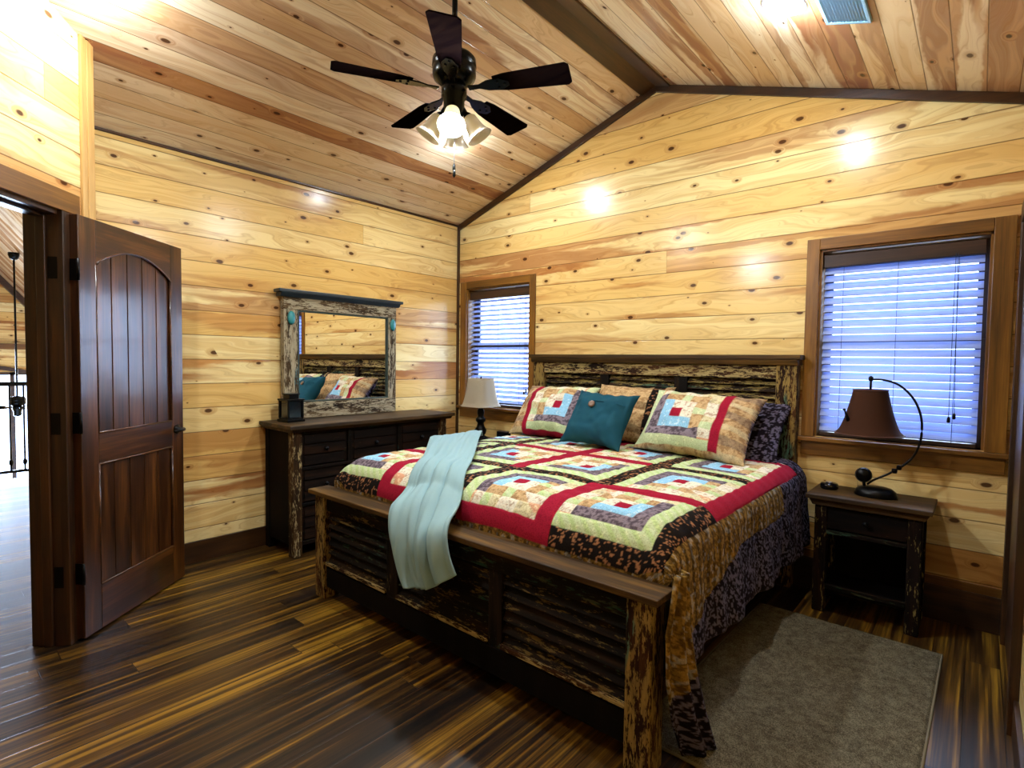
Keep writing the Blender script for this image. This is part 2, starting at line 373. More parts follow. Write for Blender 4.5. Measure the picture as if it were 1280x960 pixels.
def window(n, x0, x1, tilt, lab, blab, out, tasx):
    wn = bpy.data.objects.new('window_%d' % n, None); COL.objects.link(wn); wn.location = ((x0+x1)/2, 0, WZ[0]); struct(wn, lab)
    z0, z1 = WZ
    o0, o1 = out
    m = MB(); m.box(o0, x0, -.02, 0, z0-.005, z1+.066); obj('casing', m, m_case['z'], wn, .003)
    m = MB(); m.box(x1, o1, -.02, 0, z0-.005, z1+.066); obj('casing', m, m_case['z'], wn, .003)
    m = MB(); m.box(x0, x1, -.02, 0, z1, z1+.066); obj('casing', m, m_case['x'], wn, .003)
    m = MB(); m.box(max(o0-.022, .003), o1+.02, -.045, .0, z0-.03, z0-.005); m.box(x0, x1, 0, .10, z0-.03, z0); obj('sill', m, m_case['x'], wn, .004)
    m = MB(); m.box(o0, o1, -.018, 0, z0-.115, z0-.03); obj('apron', m, m_case['x'], wn, .003)
    m = MB(); m.box(x0, x0+.012, 0, th, z0, z1); m.box(x1-.012, x1, 0, th, z0, z1); m.box(x0, x1, 0, th, z1-.012, z1); obj('jamb', m, m_case['z'], wn)
    m = MB(); zm = (z0+z1)/2
    for (a, b, y) in ((z0, zm+.02, .095), (zm-.02, z1-.012, .115)):
        m.box(x0+.012, x0+.055, y, y+.02, a, b); m.box(x1-.055, x1-.012, y, y+.02, a, b)
        m.box(x0+.055, x1-.055, y, y+.02, a, a+.045); m.box(x0+.055, x1-.055, y, y+.02, b-.04, b)
    obj('sash', m, m_vinyl, wn, .002)
    m = MB(); m.box(x0+.05, x1-.05, .104, .108, z0+.04, zm); obj('glass_pane', m, m_glass, wn)
    m = MB(); m.box(x0+.05, x1-.05, .124, .128, zm, z1-.04); obj('glass_pane', m, m_glass, wn)
    # blind
    bl = thing('window_blind', blab, 'blind', ((x0+x1)/2, .045, z0))
    a, b = x0+.02, x1-.03
    m = MB(); m.box(a-.004, b+.004, .018, .068, z1-.105, z1-.03); obj('head_rail', m, m_headrail, bl, .003)
    m = MB(); zt = z1-.125; zb = z0+.035; k = int((zt-zb)/.0445)
    for i in range(k+1):
        z = zt-(zt-zb-.02)*i/k; t = math.radians(tilt+random.uniform(-1.5, 1.5)); c, s_ = math.cos(t), math.sin(t); hw = .025
        # slightly crowned slat section
        pr = []
        for q in (-1, -.5, 0, .5, 1): pr.append((q*hw, .002*(1-q*q)))
        poly = pr+[(p, r-.0028) for p, r in reversed(pr)]
        poly = [(.045+p*c-r*s_, z+p*s_+r*c) for p, r in poly]
        m.prism(poly, a, b, 'x')
    obj('slats', m, m_slat, bl)
    m = MB(); m.box(a, b, .02, .07, z0+.004, z0+.026); obj('bottom_rail', m, m_headrail, bl, .004)
    for fx in (.14, .5, .86):
        m = MB(); xx = a+(b-a)*fx
        for yy in (.019, .071): m.tube([(xx, yy, z1-.1), (xx, yy, z0+.02)], .0011, 5)
        obj('ladder_cord', m, m_cord, bl)
    for k2, (dx, zz) in enumerate(((0, .165), (.022, .185))):
        m = MB(); xx = a+(b-a)*tasx+dx; m.tube([(xx-dx*.6, .012, z1-.09), (xx, .008, z0+zz)], .0013, 5); c = obj('pull_cord', m, m_cord, bl)
        m = MB(); m.lathe([(.002, z0+zz), (.007, z0+zz-.008), (.008, z0+zz-.03), (.003, z0+zz-.034)], 10, Matrix.Translation((xx, .008, 0)))
        t = obj('tassel', m, m_iron, bl)
window(1, *WX[0], 30, 'honey stained window beside the corner, behind the pale lamp', 'half open slatted blind in the narrow-looking window near the corner, beside the headboard', (.052, .977), .95)
window(2, *WX[1], 54, 'honey stained window above the nightstand with the brown lamp', 'nearly closed slatted blind in the large window above the brown shaded lamp', (3.086, 4.02), .84)

# doorway -------------------------------------------------------------
w = MB(); w.box(-.075, .02, 0, .02, 0, 2.02); trim(8, w, m_jamb['z']).matrix_world = MD
w = MB(); w.box(-.075, .955, 0, .022, 2.02, 2.115); trim(9, w, m_case['x']).matrix_world = MD
w = MB(); w.box(.86, .955, 0, .02, 0, 2.02); trim(10, w, m_jamb['z']).matrix_world = MD
w = MB(); w.box(.018, .04, -TH-.005, .022, 0, 2.02); w.box(.84, .862, -TH-.005, .022, 0, 2.02); w.box(.04, .84, -TH-.005, 0, 2.0, 2.02)
w.box(.04, .052, -.09, -.05, 0, 2.0); w.box(.828, .84, -.09, -.05, 0, 2.0); w.box(.052, .828, -.11, -.05, 1.988, 2.0)
trim(11, w, m_jamb['z']).matrix_world = MD
# door slab, local: x along the slab from the hinge, y thickness (room side = -y), z up
A = Vector((.728, -3.10, 0)); B = Vector((.2586, -2.539, 0)); ang = math.atan2(B.y-A.y, B.x-A.x)
d1 = bpy.data.objects.new('door_1', None); COL.objects.link(d1); d1.location = A; d1.rotation_euler = (0, 0, ang)
struct(d1, 'dark stained plank door with arched upper panel standing open'); d1['category'] = 'door'
DW, DH, DT = .765, 2.015, .044
st_l, st_r = .105, .105
def arch(x): # underside of the top rail
    t = (x-st_l)/(DW-st_l-st_r); return 1.80+.10*math.sin(PI*t)**.8 if 0 < t < 1 else 1.80
m = MB(); y0, y1 = 0, DT   # the face y = DT*? looks into the room below
m.box(0, st_l, 0, DT, .012, DH); obj('stile', m, m_door['z'], d1, .003, False)
m = MB(); m.box(DW-st_r, DW, 0, DT, .012, DH); obj('stile', m, m_door['z'], d1, .003, False)
m = MB(); m.box(st_l, DW-st_r, 0, DT, .012, .235); obj('bottom_rail', m, m_door['x'], d1, .003, False)
m = MB(); m.box(st_l, DW-st_r, 0, DT, .83, .985); obj('lock_rail', m, m_door['x'], d1, .003, False)
xsn = np.linspace(st_l, DW-st_r, 25); poly = [(x, arch(x)) for x in xsn]+[(DW-st_r, DH), (st_l, DH)]
m = MB(); m.prism(poly, 0, DT); obj('arched_top_rail', m, m_door['x'], d1, .002, False)
m = MB(); npk = 5; pw = (DW-st_l-st_r)/npk
for i in range(npk):
    a, b = st_l+pw*i, st_l+pw*(i+1); m.prism([(a+.003, .985), (b-.003, .985)]+[(x, arch(x)+.004) for x in np.linspace(b-.003, a+.003, 7)], .012, DT-.012)
    m.box(b-.003, b+.003, .016, DT-.016, .985, 1.80) if i < npk-1 else None
obj('upper_panel', m, m_door['z'], d1, .002, False)
m = MB()
for i in range(npk):
    a, b = st_l+pw*i, st_l+pw*(i+1); m.box(a+.002, b-.002, .012, DT-.012, .235, .83); m.box(b-.003, b+.003, .016, DT-.016, .235, .83) if i < npk-1 else None
obj('lower_panel', m, m_door['z'], d1, .002, False)
for yy in (0, 1):  # moulding around the panels, both faces
    m = MB(); y = DT if yy else 0; s_ = 1 if yy else -1
    def strip(pts, r=.0055): m.tube([(p[0], y-.002*s_, p[1]) for p in pts], r, 6)
    strip([(x, arch(x)) for x in xsn]); strip([(st_l, .985), (DW-st_r, .985)]); strip([(st_l, 1.80), (st_l, .985)]); strip([(DW-st_r, 1.8), (DW-st_r, .985)])
    strip([(st_l, .235), (DW-st_r, .235)]); strip([(st_l, .83), (DW-st_r, .83)]); strip([(st_l, .235), (st_l, .83)]); strip([(DW-st_r, .235), (DW-st_r, .83)])
    obj('panel_moulding', m, m_door['x'], d1, 0, False)
for z in (1.76, 1.045, .326):
    m = MB(); m.box(-.003, .0, .004, DT-.004, z-.05, z+.05); m.tube([(-.006, -.004, z-.05), (-.006, -.004, z+.05)], .007, 8)
    o = obj('hinge', m, m_iron, d1, 0, False); o['label'] = 'black butt hinge'
    m = MB(); m.box(.038, .041, -.045, -.004, z-.05, z+.05, MD); obj('hinge_leaf', m, m_iron, d1)
for s_ in (-1, 1):
    y = 0 if s_ < 0 else DT
    m = MB(); Mh = Matrix.Translation((DW-.065, y, .93)) @ Matrix.Rotation(-s_*PI/2, 4, 'X')
    m.lathe([(.028, 0), (.028, .008), (.012, .012), (.011, .045)], 20, Mh)
    m.tube([(DW-.065, y+s_*.045, .93), (DW-.10, y+s_*.052, .932), (DW-.16, y+s_*.05, .928)], [.011, .010, .008], 10)
    o = obj('lever_handle', m, m_iron, d1, 0, False); o['label'] = 'black lever handle'

# second door on the right-hand wall (only its casing edge is seen)
d2 = bpy.data.objects.new('door_2', None); COL.objects.link(d2); d2.location = (XW, -.5, 0); struct(d2, 'dark stained closet door in the wall beside the right window')
m = MB(); m.box(XW-.03, XW, -.13, -.04, 0, 2.06); m.box(XW-.03, XW, -1.0, -.91, 0, 2.06); m.box(XW-.03, XW, -1.0, -.04, 2.06, 2.15); obj('casing', m, m_jamb['z'], d2, .003)
m = MB(); m.box(XW-.012, XW, -.91, -.13, .01, 2.06); obj('door_panel', m, m_jamb['z'], d2)

# landing and great room seen through the doorway ----------------------
LX = -4.12
w = MB(); w.prism([(LX, -2.2), (-.15, -2.2), (-.15, -3.0), (.56, -3.04), (2.18, -4.66), (2.18, -6.2), (LX, -6.2)][::-1], -.12, -.002, 'z'); struct(obj('floor_landing', w, m_floor))
m_gpine = pine('pine_great_room', 'y', phase=.03, seed=33., heart=.4)
w = MB(); GX = -9.2
def gz(y): return 2.77-1.2*(y+2.37)
w.prism([(-6.3, -3.2), (-.95, -3.2), (-.95, -1.2), (-6.3, -1.2)], GX-.1, GX, 'x'); w.prism([(-6.3, -1.2), (-4.6, -1.2), (-4.6, 1.05), (-6.3, 1.05)], GX-.1, GX, 'x')
w.prism([(-1.1, -1.2), (-.95, -1.2), (-.95, 1.05), (-1.1, 1.05)], GX-.1, GX, 'x')
w.prism([(-6.3, 1.05), (-.95, 1.05), (-4.4, gz(-4.4)), (-6.3, gz(-4.4)-1.2)], GX-.1, GX, 'x')
struct(obj('wall_gable', w, m_gpine))
w = MB(); w.box(GX, -th-.02, -.95, -.85, -3.2, 1.08); struct(obj('wall_great_room', w, pine('pine_gr2', 'x', seed=41.)))
w = MB(); w.box(GX, 2.3, -6.3, -6.2, -3.2, 4.6); struct(obj('wall_landing', w, pine('pine_gr3', 'x', seed=45.)))
w = MB(); w.box(2.18, 2.3, -6.2, YF-th, -.1, 4.6); struct(obj('wall_stair', w, m_gpine))
w = MB(); w.prism([(-6.3, gz(-4.4)-1.2), (-4.4, gz(-4.4)), (-4.4, gz(-4.4)+.1), (-6.3, gz(-4.4)-1.1)], GX, -.2, 'x'); w.prism([(-4.4, gz(-4.4)), (-.9, gz(-.9)), (-.8, gz(-.9)), (-4.4, gz(-4.4)+.14)], GX, -th-.02, 'x')
struct(obj('ceiling_great_room', w, m_ceil))
w = MB(); w.box(-.2, 2.3, -6.3, -3.25, 3.45, 3.5); struct(obj('ceiling_landing', w, m_ceil))
w = MB(); w.box(GX, LX-.02, -6.3, -.9, -3.3, -3.2); struct(obj('floor_great_room', w, m_floor))
w = MB(); w.prism([(-1.0, gz(-1.0)), (-4.4, gz(-4.4)), (-4.4, gz(-4.4)-.16), (-1.1, gz(-1.1)-.14)], GX, GX+.1, 'x'); struct(obj('trim_12', w, m_trim['y']))
w = MB(); w.box(GX, GX+.1, -6, -1.6, 1.46, 1.56); struct(obj('trim_13', w, m_case['y']))
w = MB(); ar = [(-2.9+1.75*math.cos(q), .35+.85*math.sin(q)) for q in np.linspace(.12, PI-.12, 25)]; w.prism(ar+[(-2.9+(p+2.9)*.96, .35+(z-.35)*.92) for p, z in reversed(ar)], GX, GX+.06, 'x'); struct(obj('trim_14', w, m_trim['y']))
wn = bpy.data.objects.new('window_3', None); COL.objects.link(wn); wn.location = (GX, -2.85, -1.2); struct(wn, 'wide picture window in the far wall of the great room')
m = MB()
for a, b in ((-4.6, -4.54), (-3.42, -3.36), (-2.26, -2.20), (-1.16, -1.1)): m.box(GX-.08, GX+.02, a, b, -1.2, 1.05)
m.box(GX-.08, GX+.02, -4.6, -1.1, -1.2, -1.15); m.box(GX-.08, GX+.02, -4.6, -1.1, 1.0, 1.05); obj('frame', m, m_trim['y'], wn)
m = MB(); m.box(GX-.05, GX-.045, -4.55, -1.15, -1.15, 1.0); obj('glass_pane', m, m_glass, wn)
rl = thing('railing', 'black iron balcony railing across the landing beyond the doorway', 'railing', (LX, -3.4, 0))
m = MB(); m.box(LX-.03, LX+.03, -6.1, -2.2, 1.02, 1.065); obj('top_rail', m, m_iron, rl, .005)
m = MB(); m.box(LX-.015, LX+.015, -6.1, -2.2, .06, .09); obj('bottom_rail', m, m_iron, rl)
for k in range(8):
    y = -3.05+.115*k
    m = MB(); m.tube([(LX, y, .09), (LX, y, 1.02)], .009, 8); m.lathe([(.009, .14), (.02, .16), (.02, .19), (.009, .21)], 10, Matrix.Translation((LX, y, 0)), False); obj('baluster', m, m_iron, rl)
for y in (-6.05, -2.24):
    m = MB(); m.box(LX-.045, LX+.045, y-.045, y+.045, 0, 1.1); obj('post', m, m_iron, rl, .004)
m = MB()
for k in range(25): m.tube([(LX, -3.165-.115*k, .09), (LX, -3.165-.115*k, 1.02)], .009, 6)
o = obj('baluster_row', m, m_iron, rl); o['kind'] = 'stuff'

# ---------------------------------------------------------------- bed
RH = rustic('rustic_pale_x', 'x', .78, '#a3905f', '#54705a', teal=.1)
RZ = rustic('rustic_pale_z', 'z', .76, '#8f7640', '#4c6b58', teal=.05)
RD = rustic('rustic_dark_x', 'x', .46, '#5f4e26', '#183c30', ('#030201', '#0f0803', '#2a190a'), .36)
RDz = rustic('rustic_dark_z', 'z', .34, '#564826', '#183e36', ('#030201', '#0f0803', '#251709'), .42)
RL = rustic('louvre_paint', 'x', .66, '#8d7c46', '#2a6450', ('#060302', '#1c0f07', '#38220f'), .26)
CAP = stained('cap_brown', 'x', '#160c03', '#3c280b', '#70501c', .6, 0., .25)
CAPY = stained('cap_brown_y', 'y', '#170f07', '#3a2911', '#664a26', .55, 0., .3)
BLK = stained('near_black_wood', 'z', '#030201', '#080402', '#110904', .7, 0., .1)
BX0, BX1 = 1.045, 3.105
bed = thing('bed', 'king bed of reclaimed wood with louvred headboard and footboard in chipped paint', 'bed', ((BX0+BX1)/2, -1.05, 0))
def louvre_panel(parent, x0, x1, y, z0, z1, n, mat, slope=1):
    m = MB(); p = (z1-z0)/n
    for i in range(n):
        zc = z0+p*(i+.5)
        m.prism([(y-.020, zc-p*.40), (y-.012, zc-p*.46), (y+.014, zc+p*.30), (y+.006, zc+p*.36)], x0, x1, 'x')
    m.box(x0, x1, y+.015, y+.022, z0, z1)
    return obj('louvre_panel', m, mat, parent, .0015)
hb = -.08
m = MB(); m.box(BX0-.035, BX1-.01, -.13, -.015, 1.395, 1.425); m.prism([(-.115, 1.36), (-.015, 1.36), (-.015, 1.395), (-.128, 1.395)], BX0-.02, BX1-.025, 'x'); obj('headboard_cap', m, CAP, bed, .005)
for a, b in ((BX0, BX0+.105), (BX1-.15, BX1-.03)):
    m = MB(); m.box(a, b, -.105, -.02, 0, 1.36); o = obj('headboard_post', m, RZ, bed, .006)
m = MB(); m.box(BX0+.105, BX1-.15, -.095, -.03, 1.275, 1.36); obj('headboard_rail', m, RH, bed, .004)
m = MB(); m.box(BX0+.105, BX1-.15, -.095, -.03, .35, .55); obj('headboard_rail', m, RD, bed, .004)
hx = [1.15, 1.69, 1.765, 2.29, 2.385, 2.955]
for a, b in ((1.69, 1.765), (2.29, 2.385)):
    m = MB(); m.box(a, b, -.09, -.035, .55, 1.275); obj('headboard_stile', m, RDz, bed, .004)
for a, b in zip(hx[::2], hx[1::2]): louvre_panel(bed, a, b, -.062, .55, 1.275, 17, RL)
# footboard
FY = -2.055
m = MB(); m.box(BX0-.045, BX1+.06, -2.118, -1.985, .588, .613); obj('footboard_cap', m, CAP, bed, .004)
for a, b in ((BX0+.005, BX0+.10), (BX1-.06, BX1+.035)):
    m = MB(); m.box(a, b, -2.10, -2.00, 0, .588); obj('footboard_post', m, RZ, bed, .006)
m = MB(); m.box(BX0+.10, BX1-.06, -2.085, -2.01, .505, .588); obj('footboard_rail', m, RD, bed, .004)
m = MB(); m.box(BX0+.10, BX1-.06, -2.085, -2.01, .07, .185); obj('footboard_rail', m, BLK, bed, .004)
fx = [1.145, 1.70, 1.79, 2.40, 2.475, 3.045]
for a, b in ((1.70, 1.79), (2.40, 2.475)):
    m = MB(); m.box(a, b, -2.08, -2.015, .185, .505); obj('footboard_stile', m, RDz, bed, .004)
for a, b in zip(fx[::2], fx[1::2]):
    louvre_panel(bed, a, b, -2.055, .205, .505, 6, RD)
    m = MB(); m.box(a, b, -2.092, -2.078, .195, .215); obj('panel_bead', m, RH, bed, .003)
for x in (BX0+.03, BX1-.055):
    m = MB(); m.box(x, x+.03, -1.99, -.105, .22, .42); obj('side_rail', m, BLK, bed, .003)
mt = MB(); mt.box(1.10, 3.08, -1.93, -.12, .30, .745); o = centre(obj('mattress', mt, plain('ticking', '#8d8776', .9, nscale=40, var=.2), None, .06))
tag(o, 'thick mattress under the patchwork quilt', 'mattress')
m = MB(); m.box(1.10, 3.08, -1.95, -.12, .24, .299); o = obj('slat_deck', m, BLK, bed)

# ---------------------------------------------------------------- quilt fabrics
def L(h): return np.array(lin(h)[:3])
FAB = dict(red=L('#961c32'), blue=L('#8fc3e0'), grey=L('#544a52'), green=L('#bfcd9f'), white=L('#e2dcc6'), tan=L('#c6a678'), cream=L('#d5cba2'),
           dark=L('#1c1715'), border=L('#8e7036'), pais=L('#1b151c'), peach=L('#cf9a78'))
ACC = dict(red='#8d1630', blue='#cfe4ee', grey='#8d8089', green='#dde3b4', white='#a98a70', tan='#94704a', cream='#a5976a', dark='#b8825a', border='#4a3518', pais='#6f6a80', peach='#e6d0a8')
NAMES = list(FAB); FA = np.array([FAB[k] for k in NAMES]); AC = np.array([L(ACC[k]) for k in NAMES]); ID = {k: i for i, k in enumerate(NAMES)}
DENS = np.array([.06, .12, .34, .12, .16, .26, .2, .16, .34, .26, .2])
def hash2(a, b): 
    h = np.sin(a*127.1+b*311.7)*43758.5453; return h-np.floor(h)
def vnoise(x, y):
    xi, yi = np.floor(x), np.floor(y); fx_, fy_ = x-xi, y-yi; fx_ = fx_*fx_*(3-2*fx_); fy_ = fy_*fy_*(3-2*fy_)
    return (hash2(xi, yi)*(1-fx_)+hash2(xi+1, yi)*fx_)*(1-fy_)+(hash2(xi, yi+1)*(1-fx_)+hash2(xi+1, yi+1)*fx_)*fy_
def printed(idx, s, t, sc=95.):
    n = vnoise(s*sc, t*sc)*.6+vnoise(s*sc*2.1+9, t*sc*2.1)*.4
    k = (n > 1-DENS[idx]-.18)[..., None]*.75
    n2 = ((vnoise(s*sc*.7+33, t*sc*.7+idx*5) > .74) & np.isin(idx, (4, 5, 6, 8)))[..., None]*.35
    c = FA[idx]*(1-k)+AC[idx]*k; c = c*(1-n2)+AC[(idx+3) % 10]*n2*.6+c*n2*.4
    return np.clip(c, 0, 1)
def block(a, b, qa, qb):
    """log cabin: a, b in -1..1 inside the block, (qa, qb) = sign of the green corner"""
    m_ = np.maximum(np.abs(a), np.abs(b)); ring = np.clip(np.floor((m_-.15)/.85*3.001), -1, 2).astype(int)
    rin = .15+.2833*ring; side = (a*qa > rin) | (b*qb > rin)
    out = np.full(a.shape, ID['red'])
    for k, (p, q) in enumerate((('blue', 'white'), ('grey', 'tan'), ('green', 'cream'))):
        out = np.where((ring == k) & side, ID[p], out); out = np.where((ring == k) & ~side, ID[q], out)
    seg = np.where(np.abs(a) > np.abs(b), b, a); h_ = hash2(np.floor(seg*4.5)+ring*7., np.floor((a+1)*.5)+2.*np.floor((b+1)*.5))
    al = (ring >= 1) & ~side
    out = np.where(al & (h_ > .72), ID['white'], out); out = np.where(al & (h_ < .16), ID['peach'], out); return np.where(al & (h_ > .3) & (h_ < .42), ID['green'], out)
GXL = np.array([1.0, 1.53, 2.06, 2.59, 3.11]); GYL = np.array([-2.035, -1.53, -.93, -.32, .28]); SW = .043
def quilt_idx(s, t):
    i = np.clip(np.searchsorted(GXL, s)-1, 0, 3); j = np.clip(np.searchsorted(GYL, t)-1, 0, 3)
    cx, cy = (GXL[i]+GXL[i+1])/2, (GYL[j]+GYL[j+1])/2
    hx_, hy_ = (GXL[i+1]-GXL[i])/2-SW, (GYL[j+1]-GYL[j])/2-SW
    # which sides are dark
    vx = lambda k, jj: ((k % 2 == 0) != (jj % 4 == 0)) if False else None
    def vred(k, jj): return np.where(jj == 0, k % 2 == 1, k % 2 == 0)
    def hred(ii, k): return np.isin(ii, (0, 3)) ^ np.isin(k, (0, 2, 4))
    qa = np.where(vred(i+1, j), -1, 1); qb = np.where(hred(i, j+1), -1, 1)
    a, b = (s-cx)/hx_, (t-cy)/hy_
    out = block(np.clip(a, -1, 1), np.clip(b, -1, 1), qa, qb)
    kx = np.argmin(np.abs(s[..., None]-GXL), -1); ky = np.argmin(np.abs(t[..., None]-GYL), -1)
    dx, dy = np.abs(s-GXL[kx]), np.abs(t-GYL[ky])
    out = np.where(dy < SW, np.where(hred(i, ky), ID['red'], ID['dark']), out)
    out = np.where(dx < SW, np.where(vred(kx, j), ID['red'], ID['dark']), out)
    bo = (s > GXL[-1]+SW) | (s < GXL[0]-SW) | (t < GYL[0]-SW)
    out = np.where(bo, ID['border'], out)
    far = (s > GXL[-1]+SW+.15+np.clip((-1.35-t)/.5, 0, 1)*.17) | (s < GXL[0]-SW-.36) | ((s > GXL[-1]+SW) & (t > -.62)) | (t > -.26)
    return np.where(far, ID['pais'], out)
def quilt_relief(s, t):
    i = quilt_idx(s, t); e = 0
    for d in ((.007, 0), (-.007, 0), (0, .007), (0, -.007)): e = e+(quilt_idx(s+d[0], t+d[1]) != i)
    return -.0035*np.clip(e, 0, 1)+.004*(vnoise(s*22, t*22)-.5)+.018*(vnoise(s*4.2+3, t*4.2)-.5)+.005*np.sin(t*60)*(vnoise(s*9, t*9) > .3)*.4
m_quilt = cloth('quilt_fabric')
ZT = .79; RR = .12; RF = .17; XL_, XR_ = 1.09, 3.115; YT = -1.985
def prof(d, r):   # arc length d past the start of the rounding -> (outward, down)
    d = np.asarray(d); L_ = r*PI/2; th_ = np.clip(d/r, 0, PI/2)
    return r*np.sin(th_), r*(1-np.cos(th_))+np.maximum(d-L_, 0)
SMAX, SMIN, TMAX, TMIN = 3.58, .62, -.115, -2.22
def quilt_pos(U, V):
    s = SMIN+(SMAX-SMIN)*U; t = TMIN+(TMAX-TMIN)*V
    xe, xs_ = XR_-RR+.03, XL_+RR-.02
    ds = np.maximum(s-xe, 0); dl = np.maximum(xs_-s, 0); dt = np.maximum((YT+RF)-t, 0)
    ox, zx = prof(ds, RR); oxl, zxl = prof(dl, RR); oy, zy = prof(dt, RF)
    # the side drop keeps its own length; the foot drop tucks behind the footboard
    z = ZT-np.maximum(np.maximum(zx, zxl), 0)-zy*np.where(ds > 0, np.clip(1-ds/.22, 0, 1), 1)*np.where(dl > 0, np.clip(1-dl/.22, 0, 1), 1)
    x = np.clip(s, xs_, xe)+ox-oxl
    sidew = np.clip(ds/.25, 0, 1)
    y = np.where(t < YT+RF, YT+RF-oy, t)
    wave = np.clip((ds-.12)/.4, 0, 1); x = x+wave*(.014*np.sin(y*13+1)+.007*np.sin(y*31))+.03*wave
    wl = np.clip((dl-.12)/.4, 0, 1); x = x-wl*(.02*np.sin(y*15))
    crown = .018*np.sin(PI*np.clip((x-XL_)/(XR_-XL_), 0, 1))*np.clip((-t)/1.0, 0, 1)
    z = z+crown*(ds <= 0)*(dl <= 0)
    rel = quilt_relief(s, t)
    top = (ds < RR) & (dl < RR)
    z = z+np.where(top, rel, 0); x = x+np.where(ds >= RR, rel, 0)
    y = y-.0*rel
    return x, y, np.maximum(z, .02)
def quilt_col(U, V, X, Y, Z):
    s = SMIN+(SMAX-SMIN)*U; t = TMIN+(TMAX-TMIN)*V
    idx = quilt_idx(s, t); C = printed(idx, s, t)
    # stripes of the border print run down the drop; quilted stripes in the green logs
    bd = idx == ID['border']; st = (np.where(s > 3.13, np.sin(t*120), np.sin(s*120)) > .35)
    C = np.where((bd & st)[..., None], C*.5, C)
    st2 = (idx == ID['green']) & (np.sin((s+t)*110) > .2); C = np.where(st2[..., None], C*np.array([.86, .95, .72]), C)
    return C
quilt = grid(int((SMAX-SMIN)/.0062), int((TMAX-TMIN)/.0062), quilt_pos, 'quilt', m_quilt, None, quilt_col, .006)
centre(quilt); tag(quilt, 'log cabin patchwork quilt in red, green, tan and blue covering the bed', 'quilt')
# the gathered corner that hangs past the footboard post to the floor
def cf(U, V):
    z = .665*(1-V)+.024*V
    yl = np.interp(z, [0, .06, .2, .35, .5, .665], [-1.93, -1.97, -2.05, -2.10, -2.10, -2.02]); yr = np.interp(z, [0, .06, .3, .5, .665], [-1.74, -1.76, -1.86, -1.93, -1.94])
    y = yl*(1-U)+yr*U; x = 3.175+.045*np.sin(PI*U)*(.4+V)+.012*np.sin(U*19+V*3)+.012*V; 
    return x, y, z
def cfc(U, V, X, Y, Z):
    idx = np.where(Z > .27+.08*U, ID['border'], ID['pais']); C = printed(idx, U*.2, Z); 
    return np.where(((idx == ID['border']) & (np.sin(U*24+Z*25) > .4))[..., None], C*.65, C)
o = grid(40, 110, cf, 'hanging_corner', m_quilt, quilt, cfc, .006)

# ---------------------------------------------------------------- throw
def poly_at(P, V):
    P = np.array(P); d = np.r_[0, np.cumsum(np.linalg.norm(np.diff(P, axis=0), axis=1))]; d /= d[-1]
    # smooth interpolation
    out = []
    for k in range(3):
        vals = np.interp(np.linspace(0, 1, 121), d, P[:, k]); ker = np.ones(7)/7; pad = np.r_[[vals[0]]*3, vals, [vals[-1]]*3]; vals = np.convolve(pad, ker, 'valid')
        out.append(np.interp(V, np.linspace(0, 1, 121), vals))
    return out
ER = [(1.03, -.70, .775), (1.12, -.80, .835), (1.47, -1.20, .835), (1.83, -1.60, .83), (2.02, -1.84, .80), (2.17, -2.03, .70), (2.23, -2.16, .66), (2.25, -2.18, .58), (2.28, -2.165, .47), (2.30, -2.16, .445)]
EL = [(1.045, -1.24, .775), (1.12, -1.30, .835), (1.50, -1.66, .83), (1.66, -1.84, .79), (1.75, -2.01, .69), (1.83, -2.16, .655), (1.86, -2.185, .56), (1.89, -2.17, .44), (1.93, -2.16, .34), (1.965, -2.16, .32)]
def thr(U, V):
    l = poly_at(EL, V); r = poly_at(ER, V)
    x, y, z = [l[k]*(1-U)+r[k]*U for k in range(3)]
    g_ = .25+.75*V
    f = (.020*np.sin(U*9+V*3+.5)+.012*np.sin(U*17-V*4+1)+.016*(vnoise(U*7+V*2, V*3+U*2)-.5)+.005*np.sin(U*37+V*11))*g_*np.minimum(1, np.minimum(U, 1-U)*12)
    hang = np.clip((V-.72)/.1, 0, 1)
    z = z+np.abs(f)*(1-hang)+.012; y = y-np.abs(f)*1.3*hang; 
    zq = ZT+.018*np.sin(PI*np.clip((x-XL_)/(XR_-XL_), 0, 1)) - (RF-np.sqrt(np.clip(RF**2-np.clip((YT+RF)-y, 0, RF)**2, 0, None)))
    z = np.where((y > YT-.02) & (x > 1.07), np.maximum(z, zq+.022+np.abs(f)), z)
    z = z+hang*(-.035*np.sin(U*PI)*np.clip((V-.9)/.1, 0, 1)+.0)
    return x, y, z
m_throw = cloth('throw_fleece', False, '#8ba9ad', .95, False)
o = grid(70, 150, thr, 'throw_blanket', m_throw, None, None, .010); centre(o)
tag(o, 'pale aqua throw blanket draped across the quilt and over the footboard', 'throw')

